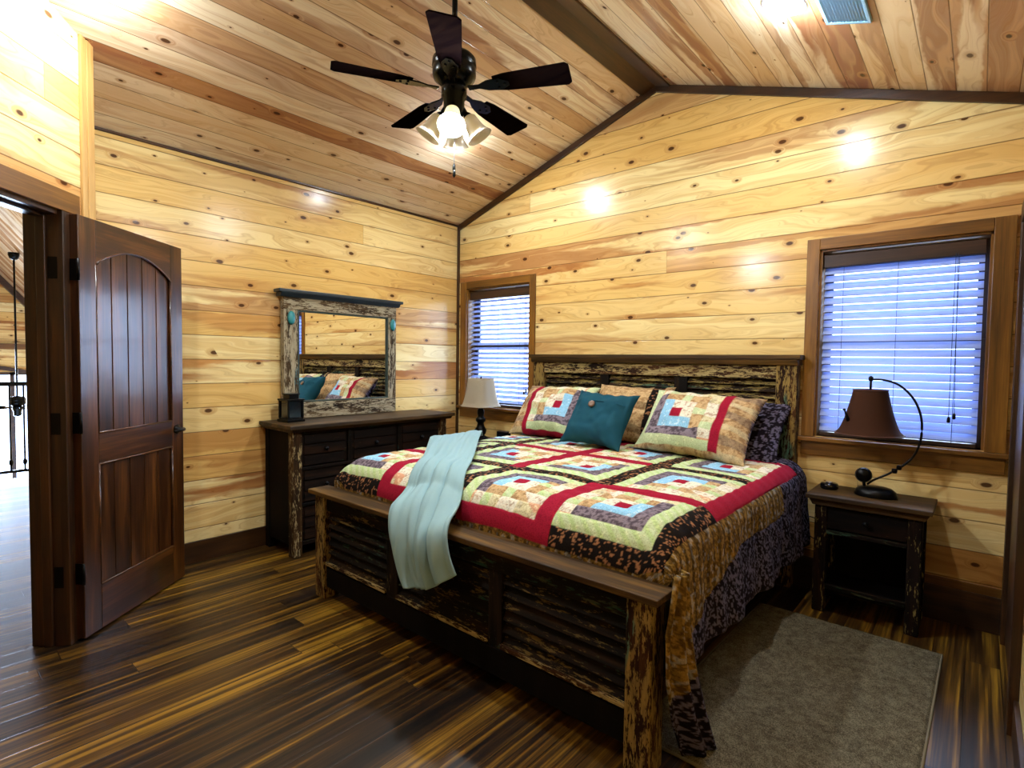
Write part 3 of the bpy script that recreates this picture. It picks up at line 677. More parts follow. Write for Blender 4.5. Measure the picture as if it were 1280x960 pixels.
# ---------------------------------------------------------------- pillows
def pillow(name, lab, w_, h_, t_, loc, tilt, rz, mat, colfn=None, group=None, roll=0., sag=.0, pin=1.):
    n = 90; M_ = Matrix.Translation(loc) @ Matrix.Rotation(rz, 4, 'Z') @ Matrix.Rotation(tilt, 4, 'X') @ Matrix.Rotation(roll, 4, 'Y')
    U, V = np.meshgrid(np.linspace(-1, 1, n), np.linspace(-1, 1, n), indexing='ij'); vs = []; cs = []
    e = np.clip((1-np.abs(U)**2.6), 0, 1)**.55*np.clip((1-np.abs(V)**2.6), 0, 1)**.55
    X = U*w_/2*(1-.085*pin*(1-V**2)*U**2); Z = V*h_/2*(1-.095*pin*(1-U**2)*V**2)
    wr = .028*(vnoise(U*2.6+loc[0]*9, V*2.6)-.5)*e+.016*(vnoise(U*6+loc[0]*5, V*5+3)-.5)*e+.010*(1-e)*np.sin(U*16+V*3)*np.clip(e*3, 0, 1)+.006*np.sin((U*7+V*5))*e*np.abs(U)*np.abs(V)*2
    fs = []
    for s_ in (-1, 1):
        Y = s_*(t_/2*e)+wr+(0 if s_ < 0 else .0)
        Zs = Z-sag*(1-V)*0
        vs.append(np.stack([X, Y, Zs], -1).reshape(-1, 3))
        cs.append((colfn(U, V, s_) if colfn else np.ones(U.shape+(3,))).reshape(-1, 3))
        i, j = np.meshgrid(np.arange(n-1), np.arange(n-1), indexing='ij'); a = (i*n+j).ravel()+(0 if s_ < 0 else n*n)
        q = np.stack([a, a+n, a+n+1, a+1], 1); fs.append(q if s_ < 0 else q[:, ::-1])
    co = np.concatenate(vs); F = np.concatenate(fs).tolist()
    me = bpy.data.meshes.new(name); me.from_pydata(co.tolist(), [], F); setcol(me, np.concatenate(cs))
    b = bmesh.new(); b.from_mesh(me); bmesh.ops.remove_doubles(b, verts=b.verts, dist=.0004); b.to_mesh(me); b.free()
    me.polygons.foreach_set('use_smooth', np.ones(len(me.polygons), bool)); me.materials.append(mat)
    o = bpy.data.objects.new(name, me); COL.objects.link(o); o.matrix_world = M_; tag(o, lab, 'pillow', group); return o
m_sham = cloth('sham_fabric')
def sham(mirror):
    def f(U, V, s_):
        a = U*mirror; x = a*.34; z = V*.25   # a runs from the inner side to the outer side
        idx = np.full(U.shape, ID['tan'])
        inb = (a > -.99) & (a < .40); ba = (a+.30)/.70; bb = V/.93
        idx = np.where(inb, block(np.clip(ba, -1, 1), np.clip(bb, -1, 1), -np.ones_like(U), -np.ones_like(U)), idx)
        idx = np.where((a > .40) & (a < .56), ID['red'], idx)
        if s_ > 0: idx = np.full(U.shape, ID['pais'])
        idx = np.where((V < -.93) & (mirror < 0) & (a < .56), ID['red'], idx)
        idx = np.where((V < -.93) & (mirror > 0), ID['tan'], idx)
        C = printed(idx, x+5*(mirror < 0), z, 60.)
        t_ = (idx == ID['tan']) & (a > .5); st = np.sin(V*9+a*.6)
        C = np.where((t_ & (st > .55))[..., None], C*.55+AC[ID['grey']]*.15, C); C = np.where((t_ & (st < -.8))[..., None], C*.5+FAB['cream']*.5, C)
        return C
    return f
pillow('pillow_sham', 'patchwork pillow sham with white-tipped corner at the nightstand side of the bed', .71, .48, .23, (2.585, -.39, .985), -math.radians(40), math.radians(0), m_sham, sham(1), None, math.radians(3))
pillow('pillow_sham', 'patchwork pillow sham with slanting red band, beside the corner window', .67, .47, .23, (1.45, -.36, .985), -math.radians(38), math.radians(-2), m_sham, sham(-1), None, math.radians(-1))
def darkp(U, V, s_): return printed(np.full(U.shape, ID['pais']), U*.3, V*.3, 70.)
pillow('pillow', 'dark paisley pillow peeking out behind the sham nearest the arched lamp', .70, .44, .12, (2.70, -.205, .965), -math.radians(34), math.radians(2), m_sham, darkp, None, math.radians(4))
def backp(U, V, s_):
    idx = np.full(U.shape, ID['tan']); idx = np.where((U > .55) & (U < .80), ID['dark'], idx); C = printed(idx, U*.3, V*.3, 60.)
    return np.where((np.sin(V*8+U) > .6)[..., None], C*.6, C)
pillow('pillow_sham', 'tan printed sham with a dark stripe, behind the teal cushion', .60, .46, .19, (2.02, -.23, 1.0), -math.radians(30), 0, m_sham, backp)
m_teal = cloth('teal_linen', False, '#1e4857', .85, False)
tp = pillow('cushion', 'square teal cushion with a flap and wooden button, resting against the patchwork shams', .46, .43, .20, (1.99, -.58, .985), -math.radians(36), math.radians(3), m_teal, None, None, math.radians(3), 0., 1.7)
tp['category'] = 'cushion'
m = MB(); m.lathe([(.0, .0), (.022, .0), (.024, .006), (.018, .012), (.006, .009), (0.001, .009)], 20, Matrix.Translation((-.03, -.103, .05)) @ Matrix.Rotation(PI/2, 4, 'X'), False)
o = obj('button', m, plain('horn_button', '#7a5b40', .3, nscale=90, var=.4), tp, 0, False); o['label'] = 'brown horn button'
m = MB(); m.tube([(x, -.1*(1-abs(x/.225)**2.6)**.55*.86-.008, .085) for x in np.linspace(-.19, .19, 25)], .003, 6); obj('flap_seam', m, m_teal, tp, 0, False)

# ---------------------------------------------------------------- dresser
YN, YD = -1.955, -.50
dr = thing('dresser', 'wide dark reclaimed wood dresser with chipped cream corner posts, under the mirror', 'dresser', (.22, (YN+YD)/2, 0))
m = MB(); m.box(.012, .475, YN-.0, YD+.03, .885, .912); m.prism([(.012, .862), (.445, .862), (.465, .885), (.012, .885)], YN+.02, YD+.01, 'y'); obj('top', m, CAPY, dr, .004)
m = MB(); m.box(.02, .40, YN+.045, YN+.07, .08, .862); m.box(.02, .40, YD-.05, YD-.025, .08, .862); m.box(.02, .04, YN+.05, YD-.03, .08, .862); m.box(.02, .40, YN+.05, YD-.03, .10, .125); obj('body', m, BLK, dr, .003)
RYd = rustic('rustic_drawer_y', 'y', .10, '#5c4c2c', '#1e4436', ('#050302', '#150b05', '#2e1a0b'), .5)
for y in (YN+.04, YD-.095):
    m = MB(); m.box(.36, .425, y, y+.07, 0, .862); obj('corner_post', m, rustic('post_pale', 'z', .55, '#a8966a', '#4c6b58', ('#140c06', '#33210f', '#553a1c'), teal=.02), dr, .008)
for y in (YN+.04, YD-.095):
    m = MB(); m.box(.02, .08, y, y+.05, 0, .862); obj('rear_post', m, BLK, dr, .004)
ys = [YN+.11, -1.485, -1.455, -1.035, -1.005, YD-.095]
for a, b in ((ys[1], ys[2]), (ys[3], ys[4])):
    m = MB(); m.box(.385, .415, a, b, .09, .862); obj('divider', m, RDz, dr, .002)
zz = [.10, .345, .365, .595, .615, .845]
for a, b in ((.345, .365), (.595, .615), (.075, .10), (.845, .862)):
    m = MB(); m.box(.38, .418, ys[0], ys[-1], a, b); obj('rail', m, rustic('rail_teal', 'y', .30, '#33482c', '#234a38', ('#050302', '#150b05', '#2e1a0b'), teal=.6), dr, .002)
for yi in (0, 2, 4):
    for zi in (0, 2, 4):
        a, b, c, d = ys[yi]+.004, ys[yi+1]-.004, zz[zi]+.004, zz[zi+1]-.004
        m = MB(); m.box(.38, .402, a, b, c, d); hh = (d-c)/3
        for k in range(3): m.prism([(.402, c+hh*k+.004), (.412, c+hh*k+.006), (.407, c+hh*(k+1)-.004), (.402, c+hh*(k+1)-.004)], a+.02, b-.02, 'y')
        dw = obj('drawer', m, RYd, dr, .002)
        m = MB(); m.lathe([(.006, 0), (.006, .014), (.015, .02), (.013, .03), (.003, .033)], 14, Matrix.Translation((.409, (a+b)/2, (c+d)/2)) @ Matrix.Rotation(PI/2, 4, 'Y')); obj('knob', m, m_iron, dw)

# mirror on the dresser
mi = thing('mirror', 'rectangular mirror in a weathered cream frame with dark cornice and turquoise rosettes', 'mirror', (.06, -1.31, .913))
RMy = rustic('mirror_frame_y', 'y', .86, '#9f9478', '#3b6f76', ('#1a120b', '#45351f', '#665236'), .02)
RMz = rustic('mirror_frame_z', 'z', .86, '#9f9478', '#3b6f76', ('#1a120b', '#45351f', '#665236'), .02)
m = MB(); m.box(.02, .075, -1.80, -.80, .914, 1.035); obj('frame_rail', m, RMy, mi, .006)
m = MB(); m.box(.02, .075, -1.80, -.80, 1.722, 1.815); obj('frame_rail', m, RMy, mi, .006)
for a, b in ((-1.80, -1.69), (-.88, -.80)):
    m = MB(); m.box(.02, .075, a, b, 1.035, 1.722); obj('frame_stile', m, RMz, mi, .006)
m = MB(); m.box(.02, .115, -1.85, -.755, 1.842, 1.865); m.prism([(.02, 1.812), (.085, 1.812), (.108, 1.842), (.02, 1.842)], -1.83, -.775, 'y'); obj('cornice', m, stained('cornice_slate', 'y', '#10161a', '#1e2a30', '#34444a', .4), mi, .004)
g = G('mirror_silver'); gl = g.n.new('ShaderNodeBsdfGlossy'); gl.inputs['Roughness'].default_value = .005; gl.inputs['Color'].default_value = (.9, .9, .88, 1); g.link(gl.outputs[0], g.out.inputs[0])
m = MB(); m.box(.046, .055, -1.685, -.885, 1.04, 1.717); o = obj('mirror_glass', m, g.m, mi)
m = MB(); tk = .012
m.box(.055, .07, -1.69, -1.69+tk, 1.035, 1.722); m.box(.055, .07, -.88-tk, -.88, 1.035, 1.722); m.box(.055, .07, -1.69, -.88, 1.71, 1.722); m.box(.055, .07, -1.69, -.88, 1.035, 1.047)
obj('inner_bead', m, plain('bead_green', '#22382f', .5, nscale=50, var=.3), mi, .003)
m_turq = plain('turquoise', '#2f8f90', .35, nscale=60, var=.4, bump=.4)
for y in (-1.745, -.84):
    m = MB(); m.lathe([(.0, .0), (.026, .0), (.030, .006), (.020, .014), (.0, .017)], 20, Matrix.Translation((.075, y, 1.66)) @ Matrix.Rotation(PI/2, 4, 'Y') @ Matrix.Scale(1.7, 4, (1, 0, 0)), False); o = obj('rosette', m, m_turq, mi); o['label'] = 'turquoise oval rosette'

# lantern
ln = thing('candle_lantern', 'small black square lantern on the dresser in front of the mirror frame', 'lantern', (.20, -1.81, .913), math.radians(5))
m = MB(); m.box(-.068, .068, -.068, .068, 0, .018); m.box(-.06, .06, -.06, .06, .018, .026); obj('base', m, m_iron, ln, .003, False)
for sx in (-1, 1):
    for sy in (-1, 1): m = MB(); m.box(sx*.055-.006, sx*.055+.006, sy*.055-.006, sy*.055+.006, .026, .15); obj('corner_bar', m, m_iron, ln, .001, False)
m = MB(); m.box(-.052, .052, -.052, .052, .03, .148); obj('smoked_panes', m, plain('smoked_glass', '#0c0d12', .12, spec=.7), ln, .002, False)
m = MB(); m.box(-.066, .066, -.066, .066, .15, .163); m.box(-.038, .038, -.038, .038, .163, .192); m.box(-.045, .045, -.045, .045, .192, .20); obj('lid', m, m_iron, ln, .003, False)

# ---------------------------------------------------------------- nightstands
def nightstand(x0, lab, grp):
    t = thing('nightstand', lab, 'nightstand', (x0+.28, -.19, 0)); Q = .655
    ox = x0
    m = MB(); m.box(ox, ox+.56, -.375, -.015, Q-.024, Q); m.prism([(ox+.03, Q-.06), (ox+.53, Q-.06), (ox+.55, Q-.024), (ox+.01, Q-.024)], -.35, -.02); obj('top', m, CAP, t, .004)
    for a in (ox+.04, ox+.46):
        for y in (-.335, -.075):
            m = MB(); m.box(a, a+.06, y, y+.055, 0, Q-.06); obj('leg', m, rustic('leg_chipped', 'z', .46, '#857544', '#3c6b58', ('#070403', '#150b06', '#27160b'), .05), t, .007)
    m = MB(); m.box(ox+.10, ox+.46, -.325, -.31, .47, Q-.065); d = obj('drawer', m, rustic('ns_drawer', 'x', .15, '#3e281a', '#2a1814', ('#040202', '#0e0704', '#1f0f07'), .3), t, .003)
    m = MB(); m.lathe([(.006, 0), (.006, .014), (.014, .02), (.012, .028), (.003, .03)], 14, Matrix.Translation((ox+.28, -.325, .53)) @ Matrix.Rotation(PI/2, 4, 'X')); obj('knob', m, m_iron, d)
    m = MB(); m.box(ox+.10, ox+.46, -.33, -.30, .44, .462); obj('shelf_rail', m, rustic('ns_teal', 'x', .6, '#2c4430', '#264636', ('#040202', '#0e0704', '#1f0f07'), teal=.8), t, .002)
    m = MB(); m.box(ox+.10, ox+.46, -.31, -.03, .445, .46); obj('drawer_bottom', m, BLK, t)
    m = MB(); m.box(ox+.05, ox+.51, -.32, -.03, .12, .14); obj('shelf', m, BLK, t, .002)
    m = MB(); m.box(ox+.10, ox+.46, -.335, -.315, .135, .16); obj('bottom_rail', m, RD, t, .002)
    m = MB(); m.box(ox+.05, ox+.065, -.29, -.05, .12, Q-.06); m.box(ox+.495, ox+.51, -.29, -.05, .12, Q-.06); m.box(ox+.06, ox+.50, -.045, -.03, .12, Q-.06); obj('carcass', m, BLK, t)
    return t
nightstand(3.20, 'small dark nightstand with chipped cream legs, under the window beside the rug', None)
nightstand(.32, 'dark nightstand hidden in the corner beyond the bed, carrying the pale lamp', None)

# brown arc lamp
la = thing('table_lamp', 'arched iron table lamp with a brown bell shade on the nightstand by the rug', 'lamp', (3.50, -.18, .656))
m = MB(); m.lathe([(.098, 0), (.10, .012), (.094, .03), (.075, .045), (.05, .052), (.0, .054)], 28, Matrix.Scale(.8, 4, (0, 1, 0)), False); obj('base', m, m_iron, la, 0, False)
m = MB(); m.lathe([(.0, -.02), (.030, -.016), (.041, 0), (.030, .016), (.0, .02)], 24, Matrix.Translation((3.443, -.19, .765)) @ Matrix.Rotation(PI/2, 4, 'X'), False); m.tube([(3.45, -.19, .70), (3.444, -.19, .74)], .008); o = obj('ornament_disc', m, m_iron, la)
arc = [(3.46, .715), (3.493, .745), (3.57, .798), (3.647, .873), (3.684, .97), (3.686, 1.087), (3.652, 1.189), (3.588, 1.262), (3.517, 1.289), (3.458, 1.290)]
def smoothpts(P, n=60):
    P = np.array(P); d = np.arange(len(P)); q = np.linspace(0, len(P)-1, n)
    out = []
    for t in q:
        i = min(int(t), len(P)-2); f = t-i; p0, p1, p2, p3 = P[max(i-1, 0)], P[i], P[i+1], P[min(i+2, len(P)-1)]
        out.append(.5*((2*p1)+(-p0+p2)*f+(2*p0-5*p1+4*p2-p3)*f*f+(-p0+3*p1-3*p2+p3)*f**3))
    return out
m = MB(); m.tube([(p[0], -.18, p[1]) for p in smoothpts(arc)], .0058, 10); m.lathe([(.012, -.012), (.014, 0), (.012, .012)], 10, Matrix.Translation((3.58, -.18, .805))); m.lathe([(.010, -.012), (.013, 0), (.010, .012)], 10, Matrix.Translation((3.60, -.18, .825))); obj('arm', m, m_iron, la)
m = MB(); m.tube([(3.458, -.18, 1.225), (3.458, -.18, 1.285)], .006, 8); m.lathe([(.004, 1.278), (.012, 1.286), (.012, 1.302), (.004, 1.31)], 12, Matrix.Translation((3.458, -.18, 0))); m.lathe([(.015, 1.16), (.017, 1.2), (.010, 1.225)], 12, Matrix.Translation((3.458, -.18, 0))); obj('socket', m, m_iron, la)
def shade(name, parent, cx, cy, z0, z1, r0, r1, mat, square=False, flare=.35, trimmat=None):
    m = MB(); prof_ = []
    for k in range(13):
        t = k/12; r = r0+(r1-r0)*(t**(.6)); prof_.append((r, z0+(z1-z0)*t))
    inner = [(r-.003, z) for r, z in reversed(prof_)]
    if square:
        n = 48; v = []; f = []; P = prof_+inner
        for r, z in P:
            for i in range(n):
                a = 2*PI*i/n; e = 4.; q = (abs(math.cos(a))**e+abs(math.sin(a))**e)**(-1/e); v.append((cx+r*q*math.cos(a), cy+r*q*math.sin(a), z))
        for j in range(len(P)-1):
            for i in range(n): f.append((j*n+i, j*n+(i+1) % n, (j+1)*n+(i+1) % n, (j+1)*n+i))
        m.add(v, f, None, True)
    else: m.lathe(prof_+inner, 40, Matrix.Translation((cx, cy, 0)), False)
    o = obj(name, m, mat, parent)
    for r, z in (prof_[0], prof_[-1]):
        m = MB()
        if square:
            pts = []
            for i in range(49): a = 2*PI*i/48; e = 4.; q = (abs(math.cos(a))**e+abs(math.sin(a))**e)**(-1/e); pts.append((cx+r*q*math.cos(a), cy+r*q*math.sin(a), z))
        else: pts = [(cx+r*math.cos(2*PI*i/40), cy+r*math.sin(2*PI*i/40), z) for i in range(41)]
        m.tube(pts, .004, 6); obj('shade_trim', m, trimmat or mat, o, 0)
    return o
def fabric(name, c, tr=.25):
    g = G(name); n = g.noise(g.coord(), 260., 3., .7); n2 = g.noise(g.coord(), 30., 2.)
    col = g.mix(g.math('MULTIPLY', n, .5), c, tuple(q*.45 for q in lin(c)[:3])+(1,))
    d = g.n.new('ShaderNodeBsdfPrincipled'); d.inputs['Roughness'].default_value = .9; d.inputs['Specular IOR Level'].default_value = .1; g.link(col, d.inputs['Base Color']); g.link(g.bump(n, .4, .002), d.inputs['Normal'])
    t = g.n.new('ShaderNodeBsdfTranslucent'); g.link(col, t.inputs[0]); mx = g.n.new('ShaderNodeMixShader'); mx.inputs[0].default_value = tr
    g.link(d.outputs[0], mx.inputs[1]); g.link(t.outputs[0], mx.inputs[2]); g.link(mx.outputs[0], g.out.inputs[0]); return g.m
sh = shade('lamp_shade', la, 3.458, -.18, .992, 1.232, .160, .080, fabric('brown_burlap', '#43291c', .08), trimmat=plain('shade_trim_brown', '#4a2a1c', .8))
m = MB(); m.lathe([(.0, 0), (.012, .004), (.008, .03), (.004, .06), (.009, .07), (.0, .075)], 10, Matrix.Translation((3.375, -.262, 1.06)) @ Matrix.Rotation(-.35, 4, 'Y'), False); obj('shade_ornament', m, m_iron, sh)

# pale lamp
lb = thing('table_lamp', 'dark turned table lamp with a pale square bell shade by the corner window', 'lamp', (.52, -.20, .656))
m = MB(); m.lathe([(.075, 0), (.075, .015), (.05, .03), (.035, .04), (.05, .06), (.055, .09), (.035, .12), (.028, .15), (.045, .17), (.045, .19), (.028, .21), (.034, .24), (.030, .27), (.016, .285), (.012, .31), (.012, .40)], 24); obj('body', m, m_iron, lb, 0, False)
shade('lamp_shade', lb, .52, -.20, .958, 1.205, .150, .098, fabric('linen_shade', '#c9bda4', .30), True)
m = MB(); m.tube([(.52, -.2, 1.0), (.52, -.2, 1.205)], .003, 6); m.lathe([(.004, 1.2), (.009, 1.21), (.004, 1.225)], 10, Matrix.Translation((.52, -.2, 0))); m.tube([(.42, -.2, 1.2), (.62, -.2, 1.2)], .0025, 6); obj('harp', m, m_iron, lb)
ck = thing('alarm_clock', 'small black clock at the back of the corner nightstand, beside the pale lamp', 'clock', (.80, -.2, .656))
m = MB(); m.box(-.06, .06, -.03, .03, 0, .10); obj('case', m, m_iron, ck, .008, False)
m = MB(); m.box(-.05, .05, -.0325, -.03, .02, .085); obj('display', m, plain('clock_face', '#101418', .1), ck, 0, False)
# small round dish on the right nightstand
ds = thing('round_box', 'small black round box with a painted-on lid highlight on the nightstand by the arched lamp', 'box', (3.275, -.16, .656))
m = MB(); m.lathe([(.040, 0), (.046, .006), (.046, .026), (.040, .034), (.0, .036)], 28, None, False); obj('body', m, plain('black_lacquer', '#0a0a0c', .15), ds, 0, False)
m = MB(); m.lathe([(.0, .036), (.018, .036), (.018, .040), (.0, .042)], 20, None, False); obj('highlight_disc', m, plain('highlight_silver', '#b9bec6', .2, .8), ds, 0, False)  # pale disc stands in for the white highlight on the lid
# lamp cord on the wall beside the nightstand
m = MB(); m.tube(smoothpts([(3.245, -.02, .30), (3.18, -.022, .31), (3.13, -.022, .35), (3.12, -.022, .41), (3.15, -.022, .44), (3.20, -.022, .43)], 30), .003, 6)
o = centre(obj('lamp_cord', m, m_iron)); tag(o, 'thin black cord looping on the wall between bed and nightstand', 'cord')

# ---------------------------------------------------------------- rug
def rugf(U, V):
    x = 3.00+.81*U+.02*(V-.5); y = -1.93+1.46*V; e = np.minimum(np.minimum(U, 1-U)*.8, np.minimum(V, 1-V)*1.44)
    r_ = RNG.rand(*U.shape); return x, y, .004+.011*np.clip(e/.012, 0, 1)+.0022*r_+.002*vnoise(U*20, V*30)
g = G('rug_wool'); n = g.noise(g.coord(), 260., 2., .7); n2 = g.noise(g.coord(), 30., 3., .7)
c = g.ramp(g.math('ADD', g.math('MULTIPLY', n, .65), g.math('MULTIPLY', n2, .35)), [(.35, '#39342a'), (.5, '#6b6450'), (.66, '#968f77')])
m_rug = g.finish(c, 1., g.bump(n, .9, .006), spec=.05)
rug = grid(200, 330, rugf, 'rug', m_rug, None, None, 0); centre(rug); tag(rug, 'plain grey beige bedside rug on the dark floor', 'rug')
m = MB()
def rp(u, v, z=.006): return (3.00+.81*u+.02*(v-.5), -1.93+1.46*v, z)
m.tube([rp(0, 0), rp(1, 0), rp(1, 1), rp(0, 1), rp(0, 0)], .006, 6); obj('bound_edge', m, plain('rug_binding', '#7a7258', .9), rug)

# ---------------------------------------------------------------- ceiling fan
FX, FYY = 2.062, -1.985
def bulbglass(name, c, tr=.6):
    g = G(name); n = g.noise(g.coord(), 30., 3.); col = g.mix(g.math('MULTIPLY', n, .5), c, '#d8c48c')
    d = g.n.new('ShaderNodeBsdfPrincipled'); d.inputs['Roughness'].default_value = .25; g.link(col, d.inputs['Base Color'])
    t = g.n.new('ShaderNodeBsdfTranslucent'); g.link(col, t.inputs[0]); mx = g.n.new('ShaderNodeMixShader'); mx.inputs[0].default_value = tr
    g.link(d.outputs[0], mx.inputs[1]); g.link(t.outputs[0], mx.inputs[2]); g.link(mx.outputs[0], g.out.inputs[0]); return g.m
def emis(name, c, st):
    g = G(name); e = g.n.new('ShaderNodeEmission'); e.inputs[0].default_value = c; e.inputs[1].default_value = st; g.link(e.outputs[0], g.out.inputs[0]); return g.m
m_shade = bulbglass('cream_glass', '#f0ead8', .35)
def fan(x, y, z, ztop, lab, angs, R_=.53, lit=True, full=True):
    t = thing('ceiling_fan', lab, 'ceiling fan', (x, y, z))
    m = MB(); m.tube([(0, 0, .12), (0, 0, ztop-z-.03)], .0125, 14); obj('downrod', m, m_bronze, t, 0, False)
    h = ztop-z; m = MB(); m.lathe([(.02, h-.085), (.05, h-.06), (.065, h-.02), (.065, h+.02)], 24); obj('canopy', m, m_bronze, t, 0, False)
    m = MB(); m.lathe([(.025, .15), (.05, .142), (.085, .13), (.098, .115), (.100, .085), (.096, .08), (.098, .074), (.098, .045), (.092, .03), (.07, .012), (.05, 0)], 40); obj('motor_housing', m, m_bronze, t, 0, False)
    m = MB(); m.lathe([(.05, .0), (.058, -.01), (.058, -.05), (.048, -.06), (.046, -.125), (.035, -.14), (.012, -.148)], 28); obj('light_kit', m, m_bronze, t, 0, False)
    for a in angs:
        Mr = Matrix.Rotation(a, 4, 'Z') @ Matrix.Rotation(math.radians(-11), 4, 'X')
        m = MB(); m.box(.19, R_, -.001, .001, 0, 0) if False else None
        n = 10; poly = [(.19, -.042), (.24, -.052), (R_-.015, -.066), (R_, -.052), (R_, .052), (R_-.015, .066), (.24, .052), (.19, .042)]
        m = MB(); m.prism(poly, -.014, -.008, 'z', Mr); b_ = obj('blade', m, m_bl, t, .0015, False)
        m = MB(); m.prism([(.07, -.014), (.12, -.011), (.16, -.03), (.22, -.036), (.26, -.012), (.26, .012), (.22, .036), (.16, .03), (.12, .011), (.07, .014)], -.021, -.0145, 'z', Mr)
        for q, r_ in ((.21, .018), (.21, -.018), (.24, 0)): m.lathe([(.006, -.025), (.006, -.02)], 8, Mr @ Matrix.Translation((q, r_, 0)))
        obj('blade_iron', m, m_bronze, b_, .001, False)
    if not full: return t
    for k, a in enumerate((math.radians(-48), math.radians(42), math.radians(132), math.radians(222))):
        tl = math.radians(32)
        Mk = Matrix.Rotation(a, 4, 'Z') @ Matrix.Translation((.045, 0, -.105)) @ Matrix.Rotation(-tl, 4, 'Y') @ Matrix.Rotation(PI, 4, 'X')
        m = MB(); m.tube([(.0, 0, -.03), (0, 0, .035)], .010, 10, Mk); m.lathe([(.014, .02), (.02, .03), (.02, .045)], 14, Mk); arm = obj('light_arm', m, m_bronze, t, 0, False)
        m = MB(); pr = [(.022, .035), (.032, .045), (.036, .07), (.040, .10), (.050, .125), (.062, .14)]; m.lathe(pr+[(r-.0025, z_) for r, z_ in reversed(pr)], 28, Mk, False)
        obj('glass_shade', m, m_shade, t, 0, False)
        m = MB(); m.lathe([(.009, .045), (.012, .06), (.022, .085), (.025, .10), (.018, .12), (.0, .127)], 16, Mk, False)
        on = k == 0
        obj('bulb', m, emis('lit_bulb', (.82, .91, 1, 1), 25.) if on and lit else plain('unlit_bulb', '#dcd8cc', .2), t, 0, False)
        if on and lit:
            p = Matrix.Translation((x, y, z)) @ Mk @ Vector((0, 0, .16)); 
            l = bpy.data.lights.new('fan_bulb_light', 'POINT'); l.energy = 72; l.color = (.84, .92, 1.); l.shadow_soft_size = .03; lo = bpy.data.objects.new('fan_bulb_light', l); COL.objects.link(lo); lo.location = p
    for dx, dy, zl in ((-.012, .015, -.335), (.018, -.012, -.375)):
        m = MB(); m.tube([(dx, dy, -.14), (dx, dy, zl)], .0012, 5); c_ = obj('pull_chain', m, plain('chain_metal', '#8a8f92', .3, .9), t, 0, False)
        m = MB(); m.lathe([(.002, zl), (.006, zl-.01), (.0075, zl-.03), (.002, zl-.038)], 10, Matrix.Translation((dx, dy, 0))); obj('chain_pendant', m, m_bronze, c_, 0, True) if False else obj('chain_pendant', m, m_bronze, t, 0, False)
    return t
fan(FX, FYY, 2.60, ZR-.02, 'black ceiling fan with five dark blades and one glowing bulb, above the bed', [math.radians(q) for q in (-119, -47, 25, 97, 169)])
fan(-6.6, -2.47, .62, 2.80, 'small distant ceiling fan on a long rod, seen through the doorway', [math.radians(q) for q in (10, 82, 154, 226, 298)], .45, False, False)

# ---------------------------------------------------------------- recessed lights and vent
m_lens = emis('lens_glow', (.93, .97, 1, 1), 30.)
m_ring = plain('white_ring', '#c9ccd2', .4)
CANS = [(3.17, -.985, 'round recessed ceiling light beside the ceiling vent'), (.98, -.93, 'round recessed ceiling light over the pillow end of the bed, dresser side'), (.99, -3.06, 'round recessed ceiling light above the open door')]
for x, y, lab in CANS:
    z = ceilz(x); sg = math.atan(SL)*(1 if x > XR else -1)
    t = thing('recessed_light', lab, 'ceiling light', (x, y, z)); t.rotation_euler = (0, sg, 0)
    m = MB(); pr = [(.072, -.001), (.078, -.008), (.098, -.006), (.1, 0)]; m.lathe(pr, 36, None, False); obj('trim_ring', m, m_ring, t, 0, False)
    m = MB(); m.lathe([(.074, -.003), (.05, -.012), (.0, -.016)], 32, None, False); obj('lens', m, m_lens, t, 0, False)
    l = bpy.data.lights.new('recessed_lamp', 'AREA'); l.shape = 'DISK'; l.size = .13; l.energy = 17; l.color = (.93, .97, 1)
    lo = bpy.data.objects.new('recessed_lamp', l); COL.objects.link(lo); lo.location = Vector((x, y, z))+Matrix.Rotation(sg, 3, 'Y') @ Vector((0, 0, -.022)); lo.rotation_euler = (0, sg, 0)
    l = bpy.data.lights.new('ceiling_glow_light', 'POINT'); l.energy = 15 if x > 1 or y > -2 else 24; l.color = (.78, .89, 1); l.shadow_soft_size = .035  # added point light below the lens, brightens the ceiling around it
    lo = bpy.data.objects.new('ceiling_glow_light', l); COL.objects.link(lo); lo.location = Vector((x, y, z-.09))
vt = thing('ceiling_vent', 'blue grey rectangular air vent on the ceiling beside the recessed light', 'vent', (3.40, -.97, ceilz(3.40)))
vt.rotation_euler = (0, math.atan(SL), 0)
m_vent = plain('vent_metal', '#84b4d0', .35, .0)
m = MB(); m.box(-.095, .095, -.17, -.155, -.012, 0); m.box(-.095, .095, .155, .17, -.012, 0); m.box(-.095, -.08, -.155, .155, -.012, 0); m.box(.08, .095, -.155, .155, -.012, 0); obj('frame', m, m_vent, vt, .002, False)
m = MB()
for k in range(13): x = -.074+k*.0123; m.prism([(x-.005, -.010), (x-.004, -.010), (x+.007, -.002), (x+.006, -.002)], -.155, .155, 'y')
m.box(-.08, .08, -.155, .155, -.0015, -.0005); obj('louvres', m, m_vent, vt, 0, False)

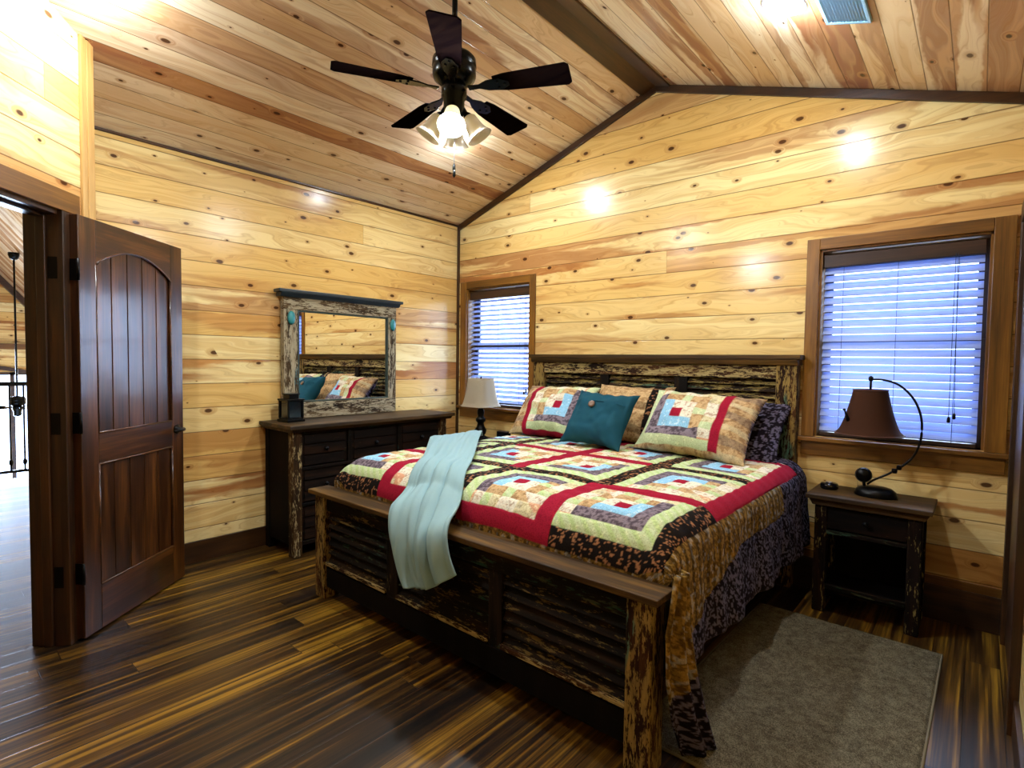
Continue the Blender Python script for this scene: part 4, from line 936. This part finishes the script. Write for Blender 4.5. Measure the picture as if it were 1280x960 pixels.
# ---------------------------------------------------------------- daylight
wd = bpy.data.worlds.new('world'); S.world = wd; wd.use_nodes = True; nt = wd.node_tree; nt.nodes.clear()
o_ = nt.nodes.new('ShaderNodeOutputWorld'); bg = nt.nodes.new('ShaderNodeBackground'); tc = nt.nodes.new('ShaderNodeTexCoord'); sp = nt.nodes.new('ShaderNodeSeparateXYZ'); rp_ = nt.nodes.new('ShaderNodeValToRGB')
nt.links.new(tc.outputs['Generated'], sp.inputs[0]); nt.links.new(sp.outputs[2], rp_.inputs[0]); e = rp_.color_ramp.elements
e[0].position = 0; e[0].color = (.50, .66, 1, 1); e[1].position = .6; e[1].color = (.50, .64, 1, 1)
nt.links.new(rp_.outputs[0], bg.inputs[0]); bg.inputs[1].default_value = 7.; nt.links.new(bg.outputs[0], o_.inputs[0])
def sky_light(name, loc, rot, sx, sy, e_, col=(.55, .72, 1)):
    l = bpy.data.lights.new(name, 'AREA'); l.shape = 'RECTANGLE'; l.size = sx; l.size_y = sy; l.energy = e_; l.color = col
    o = bpy.data.objects.new(name, l); COL.objects.link(o); o.location = loc; o.rotation_euler = rot; return o
# sky seen through the great-room window
sky_light('daylight_great_room', (GX-.3, -2.85, -.1), (0, -PI/2, 0), 2.2, 3.4, 1300)
sky_light('daylight_window', (.52, .45, 1.5), (-PI/2, 0, 0), .9, 1.2, 60)
sky_light('daylight_window', (3.54, .45, 1.5), (-PI/2, 0, 0), .9, 1.2, 60)

# ---------------------------------------------------------------- camera
cam = bpy.data.cameras.new('camera'); co_ = bpy.data.objects.new('camera', cam); COL.objects.link(co_); S.camera = co_
cam.sensor_width = 36; cam.lens = 675.943/1280*36; cam.clip_start = .02
Rv = Vector((.75588801, .65455968, .01359917)); Uv = Vector((-.03716845, .02216568, .99906316)); Fv = Vector((-.65364502, .75568532, -.04108374))
Mc = Matrix.Identity(4)
for i in range(3): Mc[i][0] = Rv[i]; Mc[i][1] = Uv[i]; Mc[i][2] = -Fv[i]
Mc.translation = Vector((3.90685, -3.69038, 1.36)); co_.matrix_world = Mc
vs = S.view_settings; vs.view_transform = 'Standard'; vs.look = 'None'; vs.exposure = 0.; vs.gamma = 1; vs.use_curve_mapping = False
